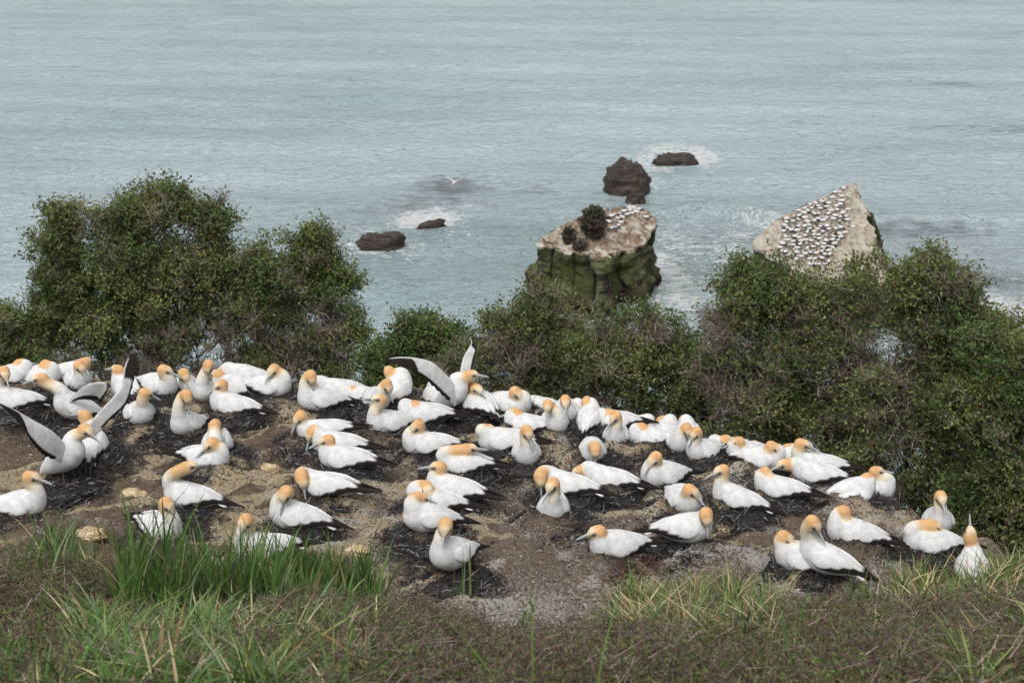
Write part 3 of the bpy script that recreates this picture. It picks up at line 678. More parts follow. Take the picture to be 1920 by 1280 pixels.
# ------------------------------------------------------------------ seaweed nests
def nest_mesh(seed, warm=0):
    g = np.random.default_rng(seed); m = 1300
    r = .08+.34*np.sqrt(g.random(m))*(.7+.6*g.random(m)); a = g.random(m)*2*math.pi
    zb = .035*np.exp(-((r-.20)/.07)**2)-.02 - .30*np.maximum(r-.22, 0)
    c = np.stack([r*np.cos(a), r*np.sin(a), zb+.018*g.random(m)], 1)
    d = np.stack([-np.sin(a), np.cos(a), 0*a], 1)+g.normal(0, .6, (m, 3))*[1, 1, .5]; d /= np.linalg.norm(d, axis=1)[:, None]
    L = .02+.05*g.random((m, 1)); mid = c+g.normal(0, .006, (m, 3))+[0, 0, .004]
    w_ = .0018+.0035*g.random(m)
    V1, F1 = tubes(c-d*L, mid, w_*.5, w_); V2, F2 = tubes(mid, c+(d+g.normal(0, .4, (m, 3)))*L, w_, w_*.3)
    colr = np.array([.018, .015, .015])*(.6+1.6*g.random((m, 1)))
    lt = g.random(m) < .13; colr[lt] = np.array([.32, .31, .30])*(.5+.6*g.random((lt.sum(), 1)))
    br = g.random(m) < .03+warm*.6; colr[br] = np.array([.13, .05, .03])*(.5+.8*g.random((br.sum(), 1)))
    # crusted ring under the strips
    na, nr = 40, 9; A_ = np.linspace(0, 2*math.pi, na, endpoint=False); Rr = np.linspace(.05, .31, nr)
    RR, AA = np.meshgrid(Rr, A_, indexing='ij'); rj = RR*(1+.18*(fbm(np.stack([np.cos(AA)*2, np.sin(AA)*2, AA*0+seed], -1), 2, seed)-.5))
    ZZ = .032*np.exp(-((RR-.19)/.07)**2)-.015-.28*np.maximum(RR-.24, 0)+.02*(fbm(np.stack([rj*np.cos(AA)*22, rj*np.sin(AA)*22, AA*0], -1), 2, seed+3)-.5)
    Vr = np.stack([rj*np.cos(AA), rj*np.sin(AA), ZZ], -1).reshape(-1, 3)
    Fr = [[i*na+k, i*na+(k+1) % na, (i+1)*na+(k+1) % na, (i+1)*na+k] for i in range(nr-1) for k in range(na)]
    Vv = np.concatenate([V1, V2, Vr]); Ff = [F1, F2+len(V1), np.array(Fr)+len(V1)+len(V2)]
    Cc = np.concatenate([np.repeat(colr, 6, 0), np.repeat(colr, 6, 0), np.tile([.022, .018, .017], (len(Vr), 1))])
    me = mesh_np('seaweed_nest', Vv, Ff, Cc); me.materials.append(M_WEED); return me
NM = [nest_mesh(s) for s in (1, 2, 3, 4, 5)]; NW = nest_mesh(9, 1)
done = []
for k, (root, (x, y, z), lab) in enumerate(placed):
    if BIRDS[k][8].get('mound', .09) < .045: continue
    if any(math.hypot(x-a, y-b) < .2 for a, b in done): continue
    done.append((x, y))
    warm = 'reddish twig' in lab
    o = bpy.data.objects.new('nest', NW if warm else NM[k % 5]); COL.objects.link(o)
    o.location = (x, y, z+CZ+.022); o.rotation_euler = (R(-2), 0, random.random()*6.28); sc_ = .72+.2*random.random(); o.scale = (sc_, sc_, 1)
    short = lab.replace('gannet', 'bird')
    wds = short.split(); wds = (short.split(',')[0].split() if len(wds) > 11 and len(short.split(',')[0].split()) > 5 else wds)[:12]
    while wds[-1].strip(',') in ('the', 'a', 'its', 'with', 'of', 'in', 'by', 'and', 'over', 'to', 'on', 'behind', 'past', 'into', 'at', 'from', 'that', 'so', 'beside', 'between', 'two', 'but', 'all', 'for', 'under', 'small', 'wide', 'tall', 'near', 'three', 'facing', 'laid', 'hind', 'rusty', 'smooth', 'upright', 'left' if wds[-2] == 'facing' else 'the', 'slim'): wds = wds[:-1]
    short = ' '.join(wds).strip(',')
    tag(o, 'nest with reddish twigs under the lone bird facing left in front' if warm else 'seaweed nest of the '+short, 'nest', 'seaweed nests across the colony')

# ------------------------------------------------------------------ loose stones and litter
def stone_mesh(seed, sub=3, flat=.6, amp=.35):
    import bmesh
    bm = bmesh.new(); bmesh.ops.create_icosphere(bm, subdivisions=sub+1, radius=1)
    V = np.array([v.co[:] for v in bm.verts]); Fq = np.array([[v.index for v in f.verts] for f in bm.faces]); bm.free()
    n_ = fbm(V*1.3+seed*5.1, 3, seed)-.5; n3 = fbm(V*4+seed, 3, seed+9)-.5
    n5 = 1-np.abs(2*fbm(V*[2, 2, 5]+seed*2, 4, seed+5)-1); V = V*(1+amp*2.4*n_+amp*.9*n3+amp*.8*(n5-.6))[:, None]; V[:, 2] *= flat; return V, Fq
STONES = [(262,838,26,'ochre'),(150,735,1,None)]
for k, (px, py, wpx, hfl, lab) in enumerate([
  (250,925,46,.55,'pale crusted stone below the grass on the left, beside the weed'),
  (505,878,30,.7,'small rounded cream stone left of the three stacked birds'),
  (672,1035,44,.6,'white crusted stone among the grass in front of the colony'),
  (1338,998,56,.5,'pale yellow stone beneath the stooping bird'),
  (170,1002,60,.4,'tan stone in the left foreground behind the grass'),
  (735,925,120,.28,'broad flat whitish rock slab in the middle of the colony'),
  (845,1000,110,.25,'flat ochre rock ledge behind the nearest facing bird'),
  (1395,780,1,.5,None),
  (1610,1035,90,.25,'low cream ledge below the bird with folded head'),
  (470,858,70,.3,'ochre ledge right of the tucked round bird'),
  (110,768,70,.35,'ochre ledge behind the neck stretching bird'),
  (940,880,80,.3,'long tan rock rib right of the sleeping bird'),
  (1330,845,90,.3,'tan rock rib between the plump bird and the dark mound'),
  (750,1042,18,.6,'little cream pebble near the nearest standing bird'),
  (1680,975,120,.3,'sloping striped rock at the right ridge')]):
    if lab is None or hfl <= .3: continue
    hfl *= 1.25
    x, y, z = hit(px, py, .0, terr); wm = wpx/F*y/CT*1.06/2
    V, Fq = stone_mesh(k+3, 4); V = V*[wm, wm*.75, wm*hfl]
    V[:, 2] = np.maximum(V[:, 2], -wm*.4)
    a = rng.random()*.6-.5; V = V@np.array([[math.cos(a), math.sin(a), 0], [-math.sin(a), math.cos(a), 0], [0, 0, 1]])
    o = link('rock', mesh_np('rock', V, Fq), M_STONE, None, (x, y, z+CZ-wm*.05)); tag(o, lab, 'rock', 'stones lying on the clifftop')
def ground_z(x, y): return terr(x, y)
m = len(MOUNDS)*140; k = rng.integers(0, len(MOUNDS), m); MD = np.array(MOUNDS); rr = MD[k, 3]*(.9+1.4*rng.random(m)**1.6); aa = rng.random(m)*6.283; lob = 1+.35*np.sin(aa*2+k)+.25*np.sin(aa*3+k*2.1)
WX, WY = MD[k, 0]+rr*lob*np.cos(aa), MD[k, 1]+rr*lob*np.sin(aa); ok = MD[k, 2] > .045; WX, WY = WX[ok], WY[ok]; m = len(WX)
d = rng.normal(0, 1, (m, 3))*[1, 1, .5]; d /= np.linalg.norm(d, axis=1)[:, None]; P = np.stack([WX, WY, terr(WX, WY)+CZ+.004], 1); L = .01+.03*rng.random((m, 1)); wd = .002+.004*rng.random(m)
V_, F_ = tubes(P-d*L, P+d*L, wd, wd*.5); cw = np.array([.018, .015, .016])*(.6+1.3*rng.random((m, 1))); cw = np.where(rng.random((m, 1)) < .10, [.45, .43, .41], cw)
tag(link('seaweed', mesh_np('seaweed', V_, F_, np.repeat(cw, 6, 0)), M_WEED), 'black seaweed scraps strewn between the nests', 'seaweed', kind='stuff')
n_ = 22000
LX = rng.uniform(-5.2, 5.4, n_); LY = rng.uniform(9.8, 15.6, n_); ok = (LY < yedge(LX)+.1); LX, LY = LX[ok], LY[ok]; LZ = terr(LX, LY); n_ = len(LX)
d = rng.normal(0, 1, (n_, 3))*[1, 1, .25]; d /= np.linalg.norm(d, axis=1)[:, None]; L = .003+.010*rng.random((n_, 1))**2
P = np.stack([LX, LY, LZ+CZ+.004], 1); wd = .002+.005*rng.random(n_)
V_, F_ = tubes(P-d*L, P+d*L, wd, wd*.6); t = rng.random(n_)
cc = np.where(t[:, None] < .25, [.6, .58, .56], np.where(t[:, None] < .7, [.03, .025, .022], [.3, .22, .14]))*(.7+.5*rng.random((n_, 1)))
o = link('litter', mesh_np('litter', V_, F_, np.repeat(cc, 6, 0)), M_DEBRIS); tag(o, 'scattered white feathers, weed scraps and twigs on the soil', 'litter', kind='stuff')
# ------------------------------------------------------------------ sea
sx_ = spaced(-115, 115, .75, (-9000, 9000), 1.35); sy_ = spaced(104, 400, .75, (15, 15000), 1.35)
SX, SY = np.meshgrid(sx_, sy_, indexing='xy')
def seap(px, py): p = atz(px, py, -CZ); return p[0], p[1]
foam = np.zeros(SX.shape); kelp = np.zeros(SX.shape); shal = np.zeros(SX.shape)
def blob(arr, px, py, rx, ry, s=1.0, ang=0, soft=1.0):
    """soft patch round a sea point; rx, ry in metres"""
    cx, cy = seap(px, py); dx, dy = SX-cx, SY-cy; c, s_ = math.cos(R(ang)), math.sin(R(ang))
    u, v = (c*dx+s_*dy)/rx, (-s_*dx+c*dy)/ry; np.maximum(arr, s*np.exp(-(u*u+v*v)*soft), out=arr)
for a in [(800,410,4.2,4.2,1.15,35),(760,420,3.5,3.5,.7,20),(690,462,4,4,.75,0),(700,430,7,5,.5,0),(850,440,8,6,.42,20),(740,470,6,6,.5,0),(850,390,5,6,.45,0),
          (1235,300,4.5,5,.85,20),(1260,280,5.5,6,.75,0),(1312,295,3,8,.85,0),(1200,315,3,4,.6,0),(1235,318,3,3,.8,0),(1150,380,4,5,.35,0),(1225,345,3,6,.55,0),
          (1260,455,4,13,.62,0),(1300,440,7,8,.5,0),(1350,470,9,10,.56,0),(1260,520,4,12,.66,0),(1280,570,6,9,.62,0),(1330,540,8,12,.5,0),(1180,592,5,4,.6,0),(1225,590,5,3.5,.75,0),(1240,500,2.2,9,.8,0),
          (1390,420,9,3,.5,0),(1270,415,7,3,.45,0),(1690,560,6,14,.55,0),(1750,520,9,14,.42,0),(1880,590,9,9,.8,0),(1820,560,9,10,.5,0),(1700,640,5,10,.6,0),(1900,520,9,8,.4,0),
          (970,540,3,6,.42,0),(1390,440,5,5,.6,0),(1430,415,4,5,.6,0),(640,440,6,6,.3,0),(1100,600,5,3,.5,0)]: blob(foam, *a)
for a in [(845,350,7,7,.72,-8),(795,378,8,6,.55,-5),(880,345,5,5,.5,0),(985,355,6,6,.5,0),(740,395,8,6,.5,0),(1790,157,6,4,.6,0),(1500,228,10,6,.45,0),(1480,175,9,5,.35,0),(1870,245,12,6,.45,0),(1730,240,9,6,.4,0),
          (1700,430,16,5,.62,0),(1860,525,12,5,.6,0),(1640,215,9,5,.35,0),(1290,505,4,10,.5,0),(1130,365,6,10,.35,0),(740,480,6,7,.4,0),(1060,600,7,5,.6,0)]: blob(kelp, *a)
for a in [(1300,480,30,22,.8,0),(1750,540,30,22,.8,0),(820,420,20,15,.6,0)]: blob(shal, *a)
SZ = .10*(fbm(np.stack([SX*.05, SY*.13, SX*0], -1), 3, 71)-.5)*4*sstep(900, 300, np.abs(SY)+np.abs(SX)) + .16*np.sin(SY*.42+SX*.03+2*n2(SX, SY, .03, 2, 5))*sstep(700, 250, np.abs(SY)+np.abs(SX))
# breaking wave between the stacks
x0, y0 = seap(1228, 404); x1, y1 = seap(1478, 412); t = np.clip((SX-x0)/(x1-x0), -.3, 1.4); yc = y0+(y1-y0)*t + .7*np.sin(t*5)
amp = 1.25*np.exp(-((t-.55)/.42)**4); dv = SY-yc; SZ += amp*np.where(dv < 0, np.exp(-(dv/.7)**2), np.exp(-(dv/2.6)**2))
foam = np.maximum(foam, .85*np.exp(-((dv-.5)/.7)**2)*(amp > .1)*(.4+.9*sstep(.45, .6, n2(SX, SY, .22, 2, 77)))); foam = np.maximum(foam, .5*np.exp(-((dv+4.5)/3.0)**2)*sstep(-.15, .1, t)*(1-sstep(1.0, 1.15, t)))
x0, y0 = seap(1650, 412); dv2 = SY-y0-.02*(SX-x0); e2 = sstep(x0-3, x0+6, SX)*(1-sstep(x0+26, x0+36, SX)); SZ += .45*e2*np.exp(-(dv2/1.8)**2)
V = np.stack([SX, SY, SZ], -1).reshape(-1, 3); ny_, nx_ = SX.shape
ii, jj = np.meshgrid(np.arange(ny_-1), np.arange(nx_-1), indexing='ij'); a0 = (ii*nx_+jj).ravel()
me = mesh_np('sea', V, np.stack([a0, a0+1, a0+nx_+1, a0+nx_], 1), None, True, {'foam': foam.ravel(), 'kelp': kelp.ravel(), 'shallow': shal.ravel()})
tag(link('sea', me, M_SEA), None, None, kind='structure')

# ------------------------------------------------------------------ sea stacks
def ringpts(rows, n=220):
    c = np.array(rows, float); c = np.vstack([c, c[:1]]); m = len(c)-1
    L = np.concatenate([[0], np.cumsum(np.linalg.norm(np.diff(c, axis=0), axis=1))]); s = np.linspace(0, L[-1], n, endpoint=False)
    out = np.stack([np.interp(s, L, c[:, k]) for k in range(3)], 1)
    for _ in range(3): out = .5*out+.25*(np.roll(out, 1, 0)+np.roll(out, -1, 0))
    return out
def stack(name, label, cat, top, bot, prof, seed, mat, n=420, rows=80, caps=34, flute=.5, rough=.35, ledge=0.0):
    T = ringpts([W(at(*t)) for t in top], n); B = ringpts([np.array([*seap_(b), -1.2]) for b in bot], n)
    for Rg, q in ((T, .55), (B, .8)):
        w0 = fbm(Rg*[.8, .8, 0]+seed, 4, seed+2)-.5; cc_ = Rg[:, :2].mean(0); dd_ = Rg[:, :2]-cc_; Rg[:, :2] += dd_/np.linalg.norm(dd_, axis=1)[:, None]*(q*2*w0)[:, None]
    # align the two rings by direction from the centre
    c0 = T.mean(0); 
    aT = np.unwrap(np.arctan2(T[:, 1]-c0[1], T[:, 0]-c0[0])); cB = B.mean(0); aB = np.arctan2(B[:, 1]-cB[1], B[:, 0]-cB[0])
    if aT[-1] < aT[0]: T = T[::-1]; aT = aT[::-1]
    aBu = np.unwrap(aB)
    if aBu[-1] < aBu[0]: B = B[::-1]
    aB = np.arctan2(B[:, 1]-cB[1], B[:, 0]-cB[0]); k = np.argmin(np.abs((aB-aT[0]+math.pi) % (2*math.pi)-math.pi)); B = np.roll(B, -k, 0)
    t = np.linspace(0, 1, rows)[:, None, None]; pr = np.interp(t, *zip(*prof))
    Wl = T[None]*(1-t)+B[None]*t; Wl[..., :2] = T[None, :, :2]*(1-pr)+B[None, :, :2]*pr
    nr_ = np.stack([np.roll(T, -1, 0)[:, 1]-np.roll(T, 1, 0)[:, 1], -(np.roll(T, -1, 0)[:, 0]-np.roll(T, 1, 0)[:, 0])], 1); nr_ /= np.linalg.norm(nr_, axis=1)[:, None]+1e-9
    for _ in range(8): nr_ = .5*nr_+.25*(np.roll(nr_, 1, 0)+np.roll(nr_, -1, 0))
    vs = .62-np.abs(2*fbm(Wl*[.42, .42, .07], 4, seed)-1)*1.15; vs = vs*.6; hs_ = fbm(Wl*[.25, .25, 1.6], 3, seed+5)-.5; fs = fbm(Wl*1.3, 5, seed+9)-.5
    arc = np.concatenate([[0], np.cumsum(np.linalg.norm(np.diff(T, axis=0), axis=1))]); wob = (fbm(Wl*[.3, .3, .35], 3, seed+31)-.5)*2.2
    sv = (arc[None, :]+wob)/1.9; ci = np.floor(sv).astype(np.int64); fr_ = sv-ci; va = h3(ci, ci*0, ci*0, seed); vb_ = h3(ci+1, ci*0, ci*0, seed); slab = va+(vb_-va)*sstep(.86, 1.0, fr_)
    groove = np.exp(-((fr_-.93)/.07)**2)
    cave = sstep(.60, .74, fbm(Wl*[.55, .55, .22], 3, seed+15))*sstep(.25, .75, t[..., 0])
    fade = sstep(0, .08, t[..., 0])
    dsp = (flute*2.2*(slab-.6) - flute*.7*groove + flute*.8*hs_*(1+ledge) + rough*2*fs - 2.0*flute*cave)*fade - .1*fade
    Wl[..., :2] += nr_[None]*dsp[..., None]
    Wl[..., 2] += .3*fs*fade
    # cap
    u = np.linspace(1, 0, caps+1)[1:-1][:, None, None]; cen = T.mean(0); C = cen+(T-cen)[None]*u
    C[..., 2] += (1.9*(fbm(C*[.9, .9, .9], 5, seed+20)-.5)+.9*(fbm(C*.3, 2, seed+23)-.5)-.5*(1-np.abs(2*fbm(C*[.5, .5, .1], 3, seed+27)-1)-.7))*np.minimum(1, (1-u[..., 0])*8)
    V = np.vstack([Wl.reshape(-1, 3), C.reshape(-1, 3), cen[None]+[0, 0, .0]])
    Fq = []
    i, j = np.meshgrid(np.arange(rows-1), np.arange(n), indexing='ij'); i, j = i.ravel(), j.ravel(); j2 = (j+1) % n
    Fq.append(np.stack([(i+1)*n+j, (i+1)*n+j2, i*n+j2, i*n+j], 1)); o = rows*n
    j = np.arange(n); j2 = (j+1) % n; Fq.append(np.stack([j, j2, o+j2, o+j], 1)); m = caps-1
    i, j = np.meshgrid(np.arange(m-1), np.arange(n), indexing='ij'); i, j = i.ravel(), j.ravel(); j2 = (j+1) % n
    Fq.append(np.stack([o+i*n+j, o+i*n+j2, o+(i+1)*n+j2, o+(i+1)*n+j], 1))
    j = np.arange(n); j2 = (j+1) % n; Fq.append(np.stack([o+(m-1)*n+j, o+(m-1)*n+j2, np.full(n, len(V)-1)], 1))
    topa = np.concatenate([(1-sstep(0, .10, t[..., 0]+0*Wl[..., 0])).ravel()*.9, np.ones(C.shape[0]*n+1)])
    me = mesh_np(name, V, Fq, None, True, {'top': topa, 'slab': np.concatenate([slab.ravel(), np.full(C.shape[0]*n+1, .5)])}); o_ = link(name, me, mat); tag(o_, label, cat)
    bvh = BVHTree.FromPolygons([tuple(v) for v in V], [tuple(f) for q in Fq for f in q.tolist()])
    return o_, bvh
def seap_(b):
    p = atz(b[0], b[1], -CZ); return p[0], p[1]
st1, bv1 = stack('sea_stack', 'flat topped sea stack with mossy fluted green sides and a few shrubs', 'sea stack',
  [(1006,462,145.5),(1022,442,147.5),(1050,424,149.5),(1088,406,151.5),(1140,398,153),(1188,388,154),(1218,396,153),(1229,412,151.5),(1224,440,149),(1210,457,147),(1184,469,145.5),(1155,474,144.6),(1123,471,144.2),(1098,474,144.2),(1062,471,144.6),(1040,463,145)],
  [(981,548),(984,530),(1010,515),(1100,508),(1200,510),(1234,528),(1238,548),(1222,566),(1170,572),(1138,590),(1092,592),(1050,580),(1005,566)],
  [(0, 0), (.10, .14), (.3, .30), (.55, .62), (.68, .95), (.8, .85), (1, 1.0)], 3, M_ROCKSTACK, flute=.8, rough=.6)
st2, bv2 = stack('sea_stack', 'wedge shaped sea stack with a steep pale sloping top crowded by birds', 'sea stack',
  [(1601,341,155.5),(1609,344,155),(1613,372,153.5),(1625,396,151.5),(1629,418,149.5),(1641,440,147.5),(1647,470,145),(1657,494,143.5),(1662,522,142),(1640,545,140.6),(1580,556,139.5),(1520,545,140),(1478,512,141.8),(1458,484,143.5),(1432,470,144.5),(1410,462,145.2),(1421,447,146.2),(1436,427,148),(1470,404,150),(1511,384,152),(1571,356,154.5)],
  [(1392,508),(1420,480),(1560,480),(1652,462),(1676,512),(1690,570),(1680,615),(1640,640),(1560,650),(1480,630),(1420,580),(1396,545)],
  [(0, 0), (.2, .25), (1, 1)], 14, M_PALESTACK, flute=.5)
# low reef rocks
def reef(px, py, wpx, hm, depth, seed, label, tilt=0, ang=0):
    x, y = seap(px, py); wm = wpx/F*(y/CT)*1.0
    import bmesh
    bm = bmesh.new(); bmesh.ops.create_icosphere(bm, subdivisions=6, radius=1)
    V = np.array([v.co[:] for v in bm.verts]); Fq = np.array([[v.index for v in f.verts] for f in bm.faces]); bm.free()
    s = np.sign(V); V = s*np.abs(V)**.72
    n1 = fbm(V*1.4+seed*3.3, 4, seed)-.5; st = fbm(V*[.8, .8, 7]+seed, 3, seed+4)-.5; n3 = fbm(V*5+seed, 4, seed+7)-.5
    V = V*(1+.75*n1+.22*st+.35*n3)[:, None]; V[:, 2] += tilt*V[:, 0]
    V = V*[wm/2, wm/2*depth, hm]; c, s_ = math.cos(R(ang)), math.sin(R(ang)); V = V@np.array([[c, s_, 0], [-s_, c, 0], [0, 0, 1]])
    o = link('reef_rock', mesh_np('reef_rock', V, Fq), M_REEF, None, (x, y+wm*depth*.25, -.1)); tag(o, label, 'rock', 'dark rocks in the water')
reef(713, 468, 80, 1.7, .55, 3, 'dark brown rock in the water, leftmost of the two by white surf', .12)
reef(806, 428, 50, .8, .35, 5, 'small tilted dark rock ledge below the white surf', .35, 22)
reef(1176, 362, 78, 3.2, .7, 8, 'tall blocky brown rock behind the flat topped stack', -.05)
reef(1193, 385, 36, 1.6, 1.0, 12, 'low rock spur between the tall blocky rock and the stack', 0)
reef(1264, 309, 78, 1.35, .45, 15, 'long layered dark rock farthest out in the foam', .15, 8)

# far birds: one small mesh, many things
def far_mesh():
    b = lerp_arr([(-.34, 0, .1, .02), (-.2, 0, .12, .07), (0, 0, .13, .12), (.14, 0, .16, .10), (.19, 0, .24, .055), (.18, 0, .31, .045), (.2, 0, .34, .05), (.25, 0, .335, .035)], 18)
    V_, F_, ring, ang = sweep(b[:, :3], b[:, 3], b[:, 3]*1.05, (0, 0.02, 1) if False else (-.01, 0, 1), 10)
    c = np.where((ring > .66)[:, None], GOLD2, WHITE)
    V2, F2, r2, a2 = sweep(np.array([(-.15, 0, .13), (-.35, 0, .11), (-.52, 0, .08)]), [.05, .04, .01], [.09, .04, .01], (0, 0, 1), 8)
    V3, F3, r3, a3 = sweep(np.array([(.25, 0, .335), (.36, 0, .32)]), [.018, .004], [.016, .004], (0, 0, 1), 6)
    Vn = [V_, V2, V3]; Fn = list(F_)+[f+len(V_) for f in F2]+[f+len(V_)+len(V2) for f in F3]
    return mesh_np('far_gannet', np.concatenate(Vn), Fn, np.concatenate([c, np.tile(BLACK, (len(V2), 1)), np.tile(BILLC, (len(V3), 1))]))
FM = far_mesh(); FM.materials.append(M_FEATH)
def cast(bv, px, py):
    d = ray(px, py); h = bv.ray_cast(Vector((0, 0, CZ)), Vector(d).normalized()); return h[0]
PATCHM = []
def far_bird(bv, px, py, label, group):
    h = cast(bv, px, py)
    if h is None: return None
    o = bpy.data.objects.new('gannet', FM); COL.objects.link(o); s = 1.05+.2*random.random(); o.scale = (s, s, s)
    o.location = (h[0], h[1], h[2]-.03); o.rotation_euler = (0, 0, random.choice([0, math.pi])+random.uniform(-1.1, 1.1)); tag(o, label, 'gannet', group); return h
# flock outline on the wedge stack
poly = [(1583,352),(1592,400),(1588,440),(1578,446),(1560,470),(1556,496),(1520,500),(1490,488),(1462,476),(1462,428),(1470,414),(1500,394),(1530,378),(1560,362)]
def inside(x, y, pl):
    r = False; j = len(pl)-1
    for i in range(len(pl)):
        (xi, yi), (xj, yj) = pl[i], pl[j]
        if (yi > y) != (yj > y) and x < (xj-xi)*(y-yi)/(yj-yi)+xi: r = not r
        j = i
    return r
pts = []; tries = 0; fr = random.Random(5)
while len(pts) < 122 and tries < 60000:
    tries += 1; x, y = fr.uniform(1455, 1600), fr.uniform(345, 515)
    if inside(x, y, poly) and fr.random() < .25+1.2*sstep(.42, .62, float(n2(x*.045, y*.07, 1.0, 2, 91))) and all(((x-a)/1.35)**2+(y-b)**2 > 36 for a, b in pts): pts.append((x, y))
NESTS_FAR = []
for x, y in pts:
    h = far_bird(bv2, x, y, 'tiny white gannet in the dense flock on the wedge shaped stack', 'gannets on the wedge shaped stack')
    if h is not None: NESTS_FAR.append(h)
far_bird(bv2, 1599, 427, 'white gannet apart to the right of the flock on the wedge stack', 'gannets on the wedge shaped stack')
for x, y in [(1141,418),(1147,407),(1152,403),(1158,411),(1163,402),(1167,409),(1170,398),(1176,404),(1181,396),(1185,402),(1189,393),(1190,398),(1197,394),(1180,392),(1146,430),(1154,428),(1164,419),(1160,424),(1194,400),(1212,409),(1185,390)]:
    h = far_bird(bv1, x, y, 'tiny white gannet in the small flock on the flat topped stack', 'gannets on the flat topped stack')
    if h is not None: NESTS_FAR.append(h)
far_bird(bv1, 1206, 392, 'gannet standing alone on the far right rim of the flat topped stack', 'gannets on the flat topped stack')
far_bird(bv1, 1074, 412, 'gannet left of the round shrub on the flat topped stack', 'gannets on the flat topped stack')
far_bird(bv1, 1072, 430, 'gannet beside the smallest shrub on the flat topped stack', 'gannets on the flat topped stack')
# dark weed under the far nests
m = 34*len(NESTS_FAR); c = np.repeat(np.array([h[:] for h in NESTS_FAR]), 34, 0)+rng.normal(0, 1, (m, 3))*[.26, .26, .02]
for k in range(m):
    if k % 1 == 0:
        bv = bv2 if c[k, 0] > 18 else bv1; q = bv.ray_cast(Vector((c[k, 0], c[k, 1], 40)), Vector((0, 0, -1)))[0]
        if q is not None: c[k, 2] = q[2]+.02
d = rng.normal(0, 1, (m, 3))*[1, 1, .15]; d /= np.linalg.norm(d, axis=1)[:, None]
V_, F_ = tubes(c-d*.08, c+d*.08, np.full(m, .03), np.full(m, .02))
o = link('seaweed', mesh_np('seaweed', V_, F_, np.tile([.05, .04, .035], (len(V_), 1))), M_WEED); tag(o, 'dark weed trampled round the birds on the sea stacks', 'seaweed', kind='stuff')
# flying bird over the water
p = W(at(852, 342, 150)); 
root = empty('gannet', p); root.rotation_euler = (0, R(-5), R(70)); tag(root, 'gannet flying low over the water with long raised wings', 'gannet')
b = lerp_arr([(-.45, 0, 0, .01), (-.3, 0, 0, .05), (0, 0, 0, .09), (.2, 0, .01, .08), (.34, 0, .02, .05), (.48, 0, .02, .012)], 16)
V_, F_, ring, ang = sweep(b[:, :3], b[:, 3], b[:, 3], (0, 0, 1), 8); link('body', mesh_np('flying_body', V_*1.2, F_, np.where((ring > .8)[:, None], GOLD2, WHITE)), M_FEATH, root)
for s_ in (-1, 1):
    V_, F_, ring, ang = sweep(lerp_arr([(.1, s_*.05, .03), (.12, s_*.4, .22), (.02, s_*.75, .36), (-.12, s_*1.0, .52)], 12), np.full(12, .012), np.interp(np.linspace(0, 1, 12), [0, .6, 1], [.10, .075, .01]), (0, 0, 1), 8)
    link('wing', mesh_np('flying_wing', V_*1.25, F_, np.where((ring > .55)[:, None], BLACK, WHITE)), M_FEATH, root)
